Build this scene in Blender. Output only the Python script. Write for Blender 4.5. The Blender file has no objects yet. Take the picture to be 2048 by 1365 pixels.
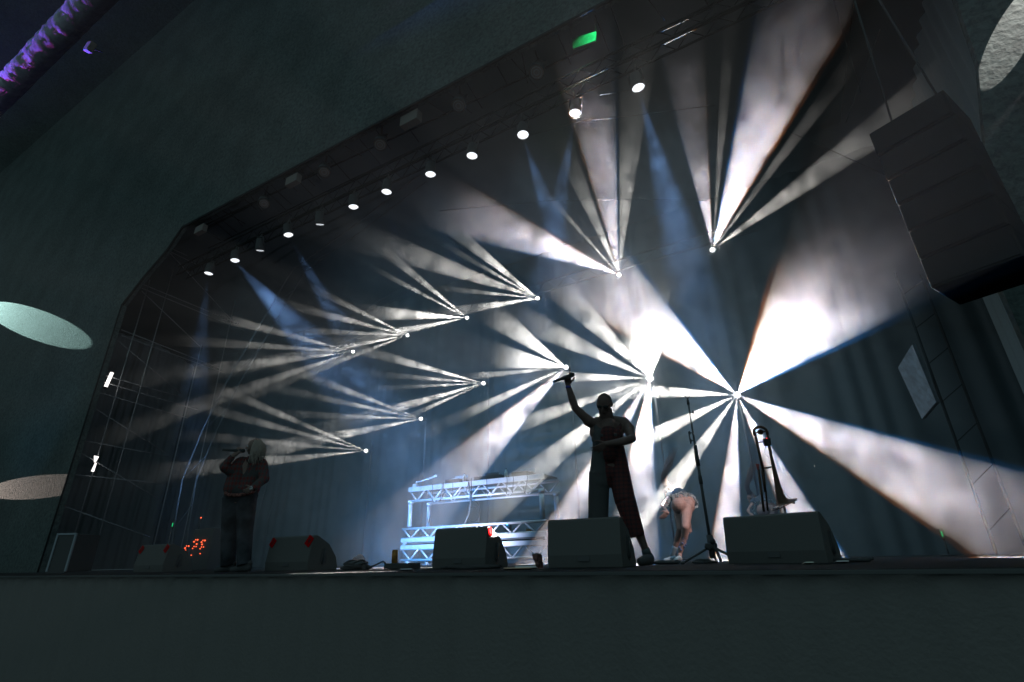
import bpy, bmesh, math, random
from mathutils import Vector, Matrix
R = math.radians
sc = bpy.context.scene
COL = sc.collection

# ---------------------------------------------------------------- camera
YAW, PITCH, ROLL = R(29.7), R(23.1), R(1.2)
CAM = Vector((0, 0, 0.08))
FWD = Vector((-math.sin(YAW)*math.cos(PITCH), math.cos(YAW)*math.cos(PITCH), math.sin(PITCH)))
_r0 = Vector((math.cos(YAW), math.sin(YAW), 0)); _u0 = _r0.cross(FWD)
RGT = _r0*math.cos(ROLL) - _u0*math.sin(ROLL)
UPV = _u0*math.cos(ROLL) + _r0*math.sin(ROLL)
FPX = 1022.0
cam = bpy.data.cameras.new('camera'); cam.sensor_width = 36; cam.lens = 36*FPX/2048
cam.clip_start = 0.05; cam.clip_end = 500
co = bpy.data.objects.new('camera', cam); COL.objects.link(co); sc.camera = co
m = Matrix((RGT, UPV, -FWD)).transposed().to_4x4(); m.translation = CAM
co.matrix_world = m

def ray(px, py):
    return (FWD*FPX + RGT*(px-1024) + UPV*(682.5-py)).normalized()
def atY(px, py, Y):
    d = ray(px, py); return CAM + d*((Y-CAM.y)/d.y)
def atX(px, py, X):
    d = ray(px, py); return CAM + d*((X-CAM.x)/d.x)
def atZ(px, py, Z):
    d = ray(px, py); return CAM + d*((Z-CAM.z)/d.z)

# ---------------------------------------------------------------- world, exposure, sampling
w = bpy.data.worlds.new('World'); sc.world = w; w.use_nodes = True
bg = w.node_tree.nodes['Background']
bg.inputs[0].default_value = (0.54, 0.90, 1.0, 1); bg.inputs[1].default_value = 0.15
sc.view_settings.view_transform = 'Standard'; sc.view_settings.look = 'None'
sc.view_settings.exposure = 0; sc.view_settings.gamma = 1
cy = sc.cycles
cy.use_adaptive_sampling = False
cy.max_bounces = 3; cy.diffuse_bounces = 0; cy.glossy_bounces = 1; cy.transmission_bounces = 2
cy.volume_bounces = 0; cy.transparent_max_bounces = 8
cy.volume_step_rate = 1.0; cy.volume_max_steps = 256
cy.use_denoising = True
cy.denoising_prefilter = "ACCURATE"
cy.sample_clamp_indirect = 2

# ================================================================ helpers
def mat(name, col, rough=.7, metal=0, bump=0, bscale=30, spec=.3, noise=0, nscale=8):
    m = bpy.data.materials.new(name); m.use_nodes = True; nt = m.node_tree; b = nt.nodes['Principled BSDF']
    b.inputs['Base Color'].default_value = (*col, 1); b.inputs['Roughness'].default_value = rough
    b.inputs['Metallic'].default_value = metal; b.inputs['Specular IOR Level'].default_value = spec
    if bump or noise:
        tc = nt.nodes.new('ShaderNodeTexCoord')
    if bump:
        n = nt.nodes.new('ShaderNodeTexNoise'); n.inputs['Scale'].default_value = bscale; n.inputs['Detail'].default_value = 5
        nt.links.new(tc.outputs['Object'], n.inputs['Vector'])
        bp = nt.nodes.new('ShaderNodeBump'); bp.inputs['Strength'].default_value = bump; bp.inputs['Distance'].default_value = .05
        nt.links.new(n.outputs[0], bp.inputs['Height']); nt.links.new(bp.outputs[0], b.inputs['Normal'])
    if noise:
        n = nt.nodes.new('ShaderNodeTexNoise'); n.inputs['Scale'].default_value = nscale; n.inputs['Detail'].default_value = 6
        nt.links.new(tc.outputs['Object'], n.inputs['Vector'])
        r = nt.nodes.new('ShaderNodeValToRGB')
        r.color_ramp.elements[0].position = .35; r.color_ramp.elements[1].position = .65
        r.color_ramp.elements[0].color = (*[c*(1-noise) for c in col], 1); r.color_ramp.elements[1].color = (*[min(1, c*(1+noise)) for c in col], 1)
        nt.links.new(n.outputs[0], r.inputs[0]); nt.links.new(r.outputs[0], b.inputs['Base Color'])
    return m
def emit(name, col, s):
    m = bpy.data.materials.new(name); m.use_nodes = True; b = m.node_tree.nodes['Principled BSDF']
    b.inputs['Base Color'].default_value = (0, 0, 0, 1); b.inputs['Emission Color'].default_value = (*col, 1)
    b.inputs['Emission Strength'].default_value = s
    m.cycles.emission_sampling = 'NONE'
    return m

def frame_of(d):
    d = d.normalized(); a = Vector((0, 0, 1)) if abs(d.z) < .9 else Vector((1, 0, 0))
    x = a.cross(d).normalized(); y = d.cross(x); return x, y, d

class MB:
    def __init__(s): s.v = []; s.f = []; s.sm = []
    def add(s, vs, fs, smooth=False):
        o = len(s.v); s.v += [tuple(v) for v in vs]; s.f += [tuple(i+o for i in f) for f in fs]; s.sm += [smooth]*len(fs)
    def box(s, c, size, M=None, bev=0):
        c = Vector(c); sx, sy, sz = [q/2 for q in size]
        bm = bmesh.new(); bmesh.ops.create_cube(bm, size=1)
        for v in bm.verts: v.co = Vector((v.co.x*2*sx, v.co.y*2*sy, v.co.z*2*sz))
        if bev: bmesh.ops.bevel(bm, geom=bm.edges[:], offset=bev, segments=2, profile=.6, affect='EDGES')
        bm.verts.index_update()
        s.add([(M @ v.co if M else v.co)+c for v in bm.verts], [[v.index for v in f.verts] for f in bm.faces]); bm.free()
        return s
    def rings(s, centers, radii, n=12, caps=True, flat=None, smooth=True, closed=False):
        vs = []; k = len(centers); fr = None
        for i, c in enumerate(centers):
            if closed: d = centers[(i+1) % k]-centers[i-1]
            else: d = centers[min(i+1, k-1)]-centers[max(i-1, 0)]
            if fr is None: x, y, z = frame_of(d)
            else:
                z = d.normalized(); x = fr-z*fr.dot(z); x.normalize(); y = z.cross(x)
            fr = x
            for j in range(n):
                a = 2*math.pi*j/n; r = radii[i]
                vs.append(c+x*math.cos(a)*r+y*math.sin(a)*r*(flat or 1))
        fs = []
        for i in range(k if closed else k-1):
            for j in range(n):
                a = i*n+j; b = i*n+(j+1) % n; i2 = (i+1) % k
                fs.append((a, b, i2*n+(j+1) % n, i2*n+j))
        s.add(vs, fs, smooth)
        if caps and not closed:
            o = len(s.v)-len(vs)
            s.f += [tuple(o+j for j in reversed(range(n))), tuple(o+(k-1)*n+j for j in range(n))]; s.sm += [False, False]
        return s
    def tube(s, a, b, r, r2=None, n=8):
        a = Vector(a); b = Vector(b); return s.rings([a, b], [r, r if r2 is None else r2], n)
    def path(s, pts, r, n=8, closed=False):
        pts = [Vector(p) for p in pts]; return s.rings(pts, [r]*len(pts), n, closed=closed)
    def lathe(s, prof, o, d, n=20):
        o = Vector(o); d = Vector(d).normalized()
        return s.rings2(prof, o, d, n)
    def rings2(s, prof, o, d, n):
        x, y, z = frame_of(d); vs = []; fs = []
        for (h, r) in prof:
            for j in range(n):
                a = 2*math.pi*j/n; vs.append(o+z*h+x*math.cos(a)*r+y*math.sin(a)*r)
        k = len(prof)
        for i in range(k-1):
            for j in range(n): fs.append((i*n+j, i*n+(j+1) % n, (i+1)*n+(j+1) % n, (i+1)*n+j))
        s.add(vs, fs, True)
        off = len(s.v)-len(vs)
        if prof[0][1] > 1e-4: s.f.append(tuple(off+j for j in reversed(range(n)))); s.sm.append(False)
        if prof[-1][1] > 1e-4: s.f.append(tuple(off+(k-1)*n+j for j in range(n))); s.sm.append(False)
        return s
    def ball(s, c, r, sc3=(1, 1, 1), M=None, seg=12):
        c = Vector(c); vs = []; fs = []; rn = seg//2+1
        for i in range(rn+1):
            t = math.pi*i/rn
            for j in range(seg):
                a = 2*math.pi*j/seg
                q = Vector((math.sin(t)*math.cos(a)*r*sc3[0], math.sin(t)*math.sin(a)*r*sc3[1], math.cos(t)*r*sc3[2]))
                vs.append(c+(M @ q if M else q))
        for i in range(rn):
            for j in range(seg): fs.append((i*seg+j, (i+1)*seg+j, (i+1)*seg+(j+1) % seg, i*seg+(j+1) % seg))
        s.add(vs, fs, True); return s
    def cap(s, a, b, ra, rb, seg=12):          # tapered capsule
        a = Vector(a); b = Vector(b); d = b-a; L = d.length or 1e-4; cs = []; rs = []
        u = d/L if d.length > 1e-6 else Vector((0, 0, 1))
        for t in (90, 70, 45, 20): cs.append(a-u*ra*math.sin(R(t))); rs.append(max(ra*math.cos(R(t)), .0004))
        cs.append(a); rs.append(ra); cs.append(b); rs.append(rb)
        for t in (20, 45, 70, 90): cs.append(b+u*rb*math.sin(R(t))); rs.append(max(rb*math.cos(R(t)), .0004))
        vs = []; x, y, z = frame_of(u)
        for c, r in zip(cs, rs):
            for j in range(seg):
                an = 2*math.pi*j/seg; vs.append(c+x*math.cos(an)*r+y*math.sin(an)*r)
        k = len(cs); fs = [(i*seg+j, i*seg+(j+1) % seg, (i+1)*seg+(j+1) % seg, (i+1)*seg+j) for i in range(k-1) for j in range(seg)]
        s.add(vs, fs, True)
        o = len(s.v)-len(vs); s.f += [tuple(o+j for j in reversed(range(seg))), tuple(o+(k-1)*seg+j for j in range(seg))]; s.sm += [True, True]
        return s
    def prism(s, poly, x0, x1, M=None, T=Vector((0, 0, 0))):   # polygon in (y, z) swept along x
        vs = [Vector((x0, y, z)) for y, z in poly]+[Vector((x1, y, z)) for y, z in poly]
        if M: vs = [M @ v for v in vs]
        n = len(poly)
        s.add([v+T for v in vs], [tuple(reversed(range(n))), tuple(range(n, 2*n))]+[(i, (i+1) % n, n+(i+1) % n, n+i) for i in range(n)])
        return s
    def slab(s, pts, nrm, th):                 # polygon given in space, thickened along nrm
        n = len(pts); a = [Vector(p) for p in pts]; b = [p+nrm*th for p in a]
        s.add(a+b, [tuple(reversed(range(n))), tuple(range(n, 2*n))]+[(i, (i+1) % n, n+(i+1) % n, n+i) for i in range(n)])
        return s
    def build(s, name, m, parent=None, remesh=0, smooth=4, world=True):
        me = bpy.data.meshes.new(name); me.from_pydata(s.v, [], s.f); me.update()
        if not remesh:
            bm = bmesh.new(); bm.from_mesh(me); bmesh.ops.recalc_face_normals(bm, faces=bm.faces); bm.to_mesh(me); bm.free()
            me.polygons.foreach_set('use_smooth', s.sm)
        o = bpy.data.objects.new(name, me); COL.objects.link(o)
        if remesh:
            bm = bmesh.new(); bm.from_mesh(me); bmesh.ops.recalc_face_normals(bm, faces=bm.faces); bm.to_mesh(me); bm.free()
            r = o.modifiers.new('r', 'REMESH'); r.mode = 'VOXEL'; r.voxel_size = remesh; r.use_smooth_shade = True
            q = o.modifiers.new('s', 'SMOOTH'); q.iterations = smooth; q.factor = .5
            dg = bpy.context.evaluated_depsgraph_get(); ne = bpy.data.meshes.new_from_object(o.evaluated_get(dg))
            o.modifiers.clear(); o.data = ne; ne.name = name; bpy.data.meshes.remove(me); me = ne
        me.materials.clear(); me.materials.append(m)
        if parent is not None:
            o.parent = parent
            if world: o.matrix_parent_inverse = parent.matrix_world.inverted()
        return o

def tag(o, label, cat, group=None, kind=None):
    if label: o['label'] = label
    if cat: o['category'] = cat
    if group: o['group'] = group
    if kind: o['kind'] = kind
    return o
def empty(name, loc, rz=0, M=None):
    o = bpy.data.objects.new(name, None); COL.objects.link(o); o.empty_display_size = .1
    mw = (M.to_4x4() if M else Matrix.Rotation(rz, 4, 'Z')); mw.translation = Vector(loc); o.matrix_world = mw
    return o
def copy_tree(o, parent=None):
    c = o.copy(); COL.objects.link(c)
    if parent is not None:
        mi = o.matrix_parent_inverse.copy(); c.parent = parent; c.matrix_parent_inverse = mi
    for ch in list(o.children): copy_tree(ch, c)
    return c
def atD(px, py, D): return CAM + (FWD*FPX + RGT*(px-1024) + UPV*(682.5-py))*(D/FPX)
FH = Vector((FWD.x, FWD.y, 0)).normalized(); CP = math.cos(PITCH)
def atV(px, py, D):        # the same, on an upright plane facing the camera
    d = FWD*FPX + RGT*(px-1024) + UPV*(682.5-py); return CAM + d*((D/CP)/d.dot(FH))
def floor_at(px, D, z=0.0):
    p = atD(px, 1119-.0215*(px-1024), D); p.z = z; return p
def spot(name, P, d, half, energy, color=(1, 1, 1), blend=.06, parent=None, rad=0.0):
    l = bpy.data.lights.new(name, 'SPOT'); l.energy = energy; l.color = color
    l.spot_size = 2*half; l.spot_blend = blend; l.shadow_soft_size = rad
    o = bpy.data.objects.new(name, l); COL.objects.link(o)
    mw = (-d).to_track_quat('Z', 'Y').to_matrix().to_4x4(); mw.translation = P
    if parent is not None: o.parent = parent; o.matrix_parent_inverse = parent.matrix_world.inverted()
    o.matrix_world = mw
    return o

MT = dict(
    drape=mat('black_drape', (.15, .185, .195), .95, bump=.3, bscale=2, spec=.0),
    fascia=mat('dark_fascia_sheet', (.14, .175, .165), .85, bump=.32, bscale=13, noise=.14, nscale=.9),
    deck=mat('black_stage_floor', (.05, .05, .05), .8, bump=.2, bscale=20, spec=.1),
    ground=mat('trodden_ground', (.07, .06, .05), .95, bump=.5, bscale=4),
    black=mat('black_paint', (.13, .13, .13), .6),
    wedge=mat('black_textured_paint', (.19, .185, .175), .8, bump=.25, bscale=300),
    grille=mat('black_grille', (.09, .09, .09), .8, bump=.4, bscale=500, spec=.05),
    blackrub=mat('black_rubber', (.10, .10, .10), .7),
    alu=mat('aluminium', (.62, .63, .66), .45, metal=.3, noise=.12, nscale=6),
    tube=mat('galvanised_tube', (.15, .16, .17), .8, spec=.0),
    dtube=mat('painted_truss', (.055, .06, .06), .8, spec=.0),
    cable=mat('black_cable', (.09, .09, .09), .6),
    wire=mat('steel_wire', (.14, .15, .15), .8, spec=.0),
    red=mat('red_tape', (.60, .008, .010), .9, spec=0),
    ink=mat('black_ink', (.03, .03, .03), .8),
    skin=mat('brown_skin', (.21, .135, .115), .55, noise=.1, nscale=15),
    skin2=mat('pale_skin', (.62, .36, .31), .5, noise=.08, nscale=15),
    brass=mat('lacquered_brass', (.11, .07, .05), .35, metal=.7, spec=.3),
    pale=mat('lit_look_panel', (.60, .68, .78), .7, noise=.2, nscale=9),
    white=mat('white_plastic', (.8, .8, .8), .5),
    metal=mat('bare_metal', (.7, .7, .7), .22, metal=1),
)
_m = MT['fascia']; _nt = _m.node_tree; _b = _nt.nodes['Principled BSDF']     # mottled, grimy weave
_n = _nt.nodes.new('ShaderNodeTexNoise'); _n.inputs['Scale'].default_value = 11; _n.inputs['Detail'].default_value = 9; _n.inputs['Roughness'].default_value = .7; _n.inputs['Distortion'].default_value = .6
_nt.links.new([x for x in _nt.nodes if x.type == 'TEX_COORD'][0].outputs['Object'], _n.inputs['Vector'])
_r = _nt.nodes.new('ShaderNodeMapRange'); _nt.links.new(_n.outputs[0], _r.inputs[0])
for _k, _v in zip((1, 2, 3, 4), (.38, .58, .60, 1.1)): _r.inputs[_k].default_value = _v
_x = _nt.nodes.new('ShaderNodeVectorMath'); _x.operation = 'SCALE'
_src = _b.inputs['Base Color'].links[0].from_socket; _nt.links.new(_src, _x.inputs[0]); _nt.links.new(_r.outputs[0], _x.inputs['Scale']); _nt.links.new(_x.outputs[0], _b.inputs['Base Color'])
lens_white = emit('lit_lens', (.90, .95, 1), 1.6)
lens_beam = emit('lit_beam_lens', (1, .98, .95), 30)
dark_lens = mat('unlit_lens', (.42, .31, .26), .3)
FIX = [   # angles in the picture of each beam's two edges (0 = right, 90 = up), strength, reach in photograph pixels
 ('T', 706, 704, [(163,168,.8,200),(174,178.5,.9,280),(184,190,1,340),(196,202,.9,340)]),
 ('T', 815, 671, [(151,156,1,120),(163,168.5,.8,200),(175,180,.6,150),(188,193.5,1,270),(198,203,.7,240)]),
 ('T', 934, 636, [(138,144,1,150),(150,154,.8,120),(172,182,1.5,125),(188,195,1,170)]),
 ('T', 1075, 597, [(137,145,1.1,160),(148.5,151.5,.8,130),(156,166,.9,330),(172,176,.6,140),(185,193,1,140)]),
 ('T', 1238, 550, [(80,90,.45,340),(91,107,1.2,520),(109,118,.45,200),(130,133.5,.5,170),(149,167,1.3,300)]),
 ('T', 1425, 500, [(92.5,105.5,1.1,500),(83.5,87.5,.25,330),(58.7,79.5,1.25,480),(51,56,.2,250),(31,41,.8,480)]),
 ('L', 732, 902, [(155,159,1,240),(163,167,.8,260),(173,177,.6,260),(183,189,.9,300)]),
 ('L', 842, 838, [(157,161.5,1,300),(166,170,.7,240),(176,180,.5,220),(188,195,1,280)]),
 ('L', 967, 767, [(162,167.5,1.1,260),(173,177,.8,160),(181,184.5,.7,150),(193,199,1.1,290),(202,206,.7,180)]),
 ('L', 1132, 735, [(135,153,1.3,120),(159,182,2.2,85),(183,188,.6,230),(202,208,1.1,210),(216,233,1.3,340)]),
 ('L', 1300, 757, [(66,134,3,50),(76,96,.5,120),(128,142,1,200),(149,161,1.1,220),(175,183,1,190),(196,203,1,280),(214,224,1.4,330),(234,246,1.5,400),(255,273,2.2,190)]),
 ('L', 1474, 790, [(26,71.5,2.6,540),(127,152.5,2.0,460),(172.5,183,1.3,240),(200.5,211,1.5,270),(229.5,240,2.2,400),(260.5,271.5,2.0,360),(-69,-56,2.2,420),(-35,-14,1.35,560)]),
]
YF = 11.0
YP = 6.0            # plane of the stage front

# ================================================================ ground, deck, stage shell
g = MB().box((-9, 4, -1.65), (76, 54, .3)).build('ground', MT['ground']); tag(g, None, None, kind='structure')
d = MB().box((-9.5, 8.1, -.05), (27, 9.6, .1)).build('stage_deck', MT['deck']); tag(d, None, None, kind='structure')
# skirt hanging from the lip: pleated cloth
sk = MB(); n = 700; x0, x1 = -26.0, 6.0; random.seed(3); pts = []
for i in range(n+1):
    x = x0+(x1-x0)*i/n
    pts.append((x, 3.270+.012*math.sin(x*23+2*math.sin(x*1.7))+.01*math.sin(x*9.1)))
vs = [Vector((x, y, -.015)) for x, y in pts]+[Vector((x, y-.01*math.sin(x*11), -1.5)) for x, y in pts]
sk.add(vs, [(i, i+1, n+2+i, n+1+i) for i in range(n)], True)
sk = sk.build('stage_skirt', mat('black_skirt_cloth', (.30, .285, .265), .95, bump=.2, bscale=40))
tag(sk, 'black pleated cloth skirt hanging below the front lip of the stage', 'stage skirt')
li = MB().box((-9.5, 3.235, -.012), (27.2, .03, .022), bev=.004).build('stage_edge_trim', mat('edge_trim_paint', (.17, .175, .17), .9, spec=.05))
tag(li, 'thin dark metal trim along the front lip of the stage deck', 'stage edge')

# stage front sheet with the arched opening
opening = [(72, 1160), (245, 610), (290, 552), (335, 500), (365, 455), (1220, 0), (1560, -185), (1860, -150), (1955, 120), (1995, 560), (2120, 1160)]
opw = [atY(x, y, YP) for x, y in opening]
for q in (opw[0], opw[-1]): q.z = -1.4
opw[0].x = opw[1].x; opw[-1].x = opw[-2].x
big = [(-46, -1.5), (-46, 23), (28, 23), (28, -1.5)]
fs = MB(); fv = [Vector((p.x, YP, p.z)) for p in opw]; ol = len(fv)
outer = [Vector((-46, YP, -1.4)), Vector((-46, YP, fv[1].z)), Vector((-46, YP, 12)), Vector((-46, YP, 17)), Vector((-46, YP, 23)), Vector((-10, YP, 23)), Vector((0, YP, 23)), Vector((12, YP, 23)), Vector((28, YP, 23)), Vector((28, YP, fv[-2].z)), Vector((28, YP, -1.4))]
allv = fv+outer; bk = [v+Vector((0, .12, 0)) for v in allv]; m_ = len(allv)
faces = []
for i in range(ol-1): faces += [(i, i+1, ol+i+1, ol+i), (m_+ol+i, m_+ol+i+1, m_+i+1, m_+i), (i, m_+i, m_+i+1, i+1)]
fs.add(allv+bk, faces)
fs = fs.build('sheeted_facade', MT['fascia']); tag(fs, 'huge dark sheeted stage front around the arched stage opening', 'stage front')
# edge pipe of the opening and a second chord behind it with rungs
et = MB(); et.path(fv[1:7], .035, 8); et.path([v+Vector((0, -.02, 0)) for v in fv[:2]], .02, 8)
et = et.build('arch_edge_pipe', MT['dtube'], None); tag(et, 'long dark pipe following the upper edge of the arched stage opening', 'arch pipe')

A = atY(365, 455, YP+.1); B = atY(1400, -95, YP+.1)
A2 = atZ(400, 505, A.z-.25); off = Vector((0, A2.y-A.y, -.25))
if off.y < .3 or off.y > 3: off = Vector((0, .9, -.25))
rt = MB(); rt.tube(A+off, B+off, .016)
random.seed(5); k = 0
t = .03
while t < 1:
    p = A.lerp(B, t); sx = random.choice((0, 0, .25, -.2))
    rt.tube(p, p+off*random.uniform(.55, 1.1)+Vector((sx, 0, 0)), .011, n=6)
    t += random.choice((.02, .035, .05))
rt = rt.build('roof_truss', MT['dtube']); tag(rt, 'dim ladder like roof truss just behind the upper edge of the stage opening', 'roof truss')

cn = MB(); cn.slab([Vector((-46, YP, 23)), Vector((-46, -8, 24)), Vector((-6, -8, 24)), Vector((-6, YP, 23))], Vector((0, 0, 1)), .1)
cn = cn.build('canopy', MT['fascia']); tag(cn, 'dark canopy sheet running out from the top of the sheeted stage front', 'canopy')
# roof, rear and side drapes
zr = A.z
rf = MB(); zt = [fv[4], fv[5], fv[6]]
rf.slab([Vector((-26, YP+.2, zr+1.2)), Vector((12, YP+.2, zr+1.2)), Vector((12, 12.6, zr-.6)), Vector((-26, 12.6, zr-.6))], Vector((0, 0, 1)), .1)
rf = rf.build('stage_roof', MT['drape']); tag(rf, 'dark membrane roof over the stage sloping down to the rear', 'stage roof')
bd = MB(); n = 500; pts = [(-26+38*i/n, 12.3+.03*math.sin(i*.9+math.sin(i*.21)*2)) for i in range(n+1)]
bd.add([Vector((x, y, 0)) for x, y in pts]+[Vector((x, y, zr)) for x, y in pts], [(i, i+1, n+2+i, n+1+i) for i in range(n)], True)
bd = bd.build('rear_drape', MT['drape']); tag(bd, 'black pleated drape closing the rear of the stage', 'drape')
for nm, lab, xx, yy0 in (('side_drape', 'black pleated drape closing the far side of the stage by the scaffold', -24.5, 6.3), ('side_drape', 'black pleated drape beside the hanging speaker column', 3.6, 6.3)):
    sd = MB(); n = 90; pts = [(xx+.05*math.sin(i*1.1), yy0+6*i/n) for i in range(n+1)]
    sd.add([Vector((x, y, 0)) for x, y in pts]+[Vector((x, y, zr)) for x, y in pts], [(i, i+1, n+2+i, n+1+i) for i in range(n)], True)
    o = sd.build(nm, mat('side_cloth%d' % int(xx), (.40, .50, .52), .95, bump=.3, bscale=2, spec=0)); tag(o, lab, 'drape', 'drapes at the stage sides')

# arch ribs standing inside the stage
def rib(pix, Y, r, lab, lattice=True):
    P = [atY(x, y, Y) for x, y in pix]
    m1 = MB(); m1.path(P, r, 8)
    Q = [p+Vector((.28, .25, .0)) for p in P]; m1.path(Q, r*.8, 8)
    if lattice:
        for i in range(len(P)-1):
            L = (P[i+1]-P[i]).length; k = max(1, int(L/1.4))
            for j in range(k): m1.tube(P[i].lerp(P[i+1], j/k), Q[i].lerp(Q[i+1], (j+.5)/k), r*.35, n=5)
    o = m1.build('arch_rib', MT['tube']); tag(o, lab, 'arch rib', 'curved roof arch ribs'); return o
p0 = atY(347, 1070, 8.5)
rib([(340, 1122), (347, 1060), (365, 960), (405, 862), (450, 770), (540, 616), (585, 540), (700, 458), (837, 352), (925, 296), (1060, 205), (1200, 110)], 8.5, .022, 'curved tubular arch rib rising behind the singer with pale hair')
rib([(500, 1122), (512, 1040), (560, 880), (640, 735), (742, 612), (850, 548), (1008, 449), (1180, 345), (1330, 260)], 11.6, .02, 'farther curved arch rib rising behind the fans of light beams', False)

# side scaffold, on a vertical plane running upstage from the opening's edge
SA = atY(245, 610, YP+.15); sdir = ray(1440, 1107); sdir.z = 0; sdir.normalize(); sn = Vector((sdir.y, -sdir.x, 0))
def atS(px, py, off=0):
    dd = ray(px, py); t = (SA+sn*off-CAM).dot(sn)/dd.dot(sn); return CAM+dd*t
sc_ = MB()
for a, b in [((335, 501), (489, 576)), ((338, 495), (480, 560)), ((284, 577), (490, 662)), ((288, 570), (478, 648)), ((243, 660), (440, 737)), ((242, 671), (448, 746)),
             ((212, 752), (365, 795)), ((208, 765), (395, 820)), ((200, 786), (372, 836)), ((165, 881), (340, 914)), ((150, 950), (330, 968)),
             ((335, 501), (468, 645)), ((284, 583), (403, 696)), ((236, 682), (362, 788)), ((188, 816), (335, 908)), ((160, 905), (320, 1000)), ((120,1010),(300,1075))]:
    sc_.tube(atS(*a), atS(*b), .014, n=6)
for x, y0 in ((300, 560), (352, 520), (403, 690), (470, 600)):
    p = atS(x, y0); sc_.tube(Vector((p.x, p.y, 0)), p, .016, n=6)
sc_ = sc_.build('side_scaffold', mat('scaffold_steel', (.5, .53, .55), .7, spec=.05)); tag(sc_, 'pale tubular scaffold wall at the far side of the stage', 'scaffold')

# ================================================================ lighting bars
top = [atY(x, y, YF) for k_, x, y, b in FIX if k_ == 'T']
low = [atY(x, y, YF) for k_, x, y, b in FIX if k_ == 'L']
zt_ = sum(p.z for p in top)/len(top)
lb = MB(); lb.tube((top[0].x-1, YF+.2, zt_+.28), (top[-1].x+1, YF+.2, zt_+.28), .03)
lb.tube((top[0].x-1, YF+.2, zt_+.58), (top[-1].x+1, YF+.2, zt_+.58), .03)
xx = top[0].x-1
while xx < top[-1].x+.7:
    lb.tube((xx, YF+.2, zt_+.28), (xx+.3, YF+.2, zt_+.58), .012, n=5); lb.tube((xx+.3, YF+.2, zt_+.58), (xx+.6, YF+.2, zt_+.28), .012, n=5); xx += .6
lb = lb.build('lighting_bar', MT['black']); tag(lb, 'black ladder truss bar carrying the upper row of beam lights', 'lighting bar')
ordn = ['first', 'second', 'third', 'fourth', 'fifth', 'sixth', 'seventh', 'eighth', 'ninth', 'tenth', 'eleventh', 'twelfth']
for i, p in enumerate(low):
    o = MB().tube((p.x, YF+.22, 0.02), (p.x, YF+.22, p.z+.35), .022).tube((p.x, YF+.22, 0.0), (p.x, YF+.22, .03), .22, n=20).tube((p.x, YF+.22, p.z), (p.x, YF+.08, p.z), .02).build('lighting_pole', MT['black'])
    tag(o, f'black pole holding the {ordn[i]} beam light from the far end of the lower arc', 'lighting pole', 'poles behind the lower arc of beam lights')
    o.name = 'lighting_pole'

# ================================================================ beam lights and their beams
def beam_dir(px, py, P, a0, a1, reach):
    w2 = R(a1-a0)/2; am = R(a0+a1)/2
    Q = CAM + ray(px+40*math.cos(am), py-40*math.sin(am)); v = (P-CAM); L = v.length; v.normalize()
    side = (Q-CAM).normalized(); side = (side - v*side.dot(v)).normalized()
    sphi = min(.93, reach*(L-3.5)/(FPX*5.0)); al = math.asin(sphi*math.sin(w2))
    al = min(al, R(6)); sphi = math.sin(al)/math.sin(w2)
    return (-v*math.sqrt(1-sphi*sphi) + side*sphi).normalized(), al, sphi, w2
def falloff(l, smooth):
    l.use_nodes = True; nt = l.node_tree; em = nt.nodes.get('Emission')
    f = nt.nodes.new('ShaderNodeLightFalloff'); f.inputs['Strength'].default_value = 1; f.inputs['Smooth'].default_value = smooth
    nt.links.new(f.outputs['Quadratic'], em.inputs['Strength'])
KB = 3300.0
FRINGE = {(1474, 26): -1, (1474, 127): -1, (1474, -35): 1, (1474, -69): 1, (1425, 92.5): 1, (1425, 58.7): 1, (1300, 255): 1, (1300, 234): 1, (1238, 149): 1, (1238, 91): -1, (1132, 216): 1, (1474, 260.5): 1}
nb = {'T': 0, 'L': 0}
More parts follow.
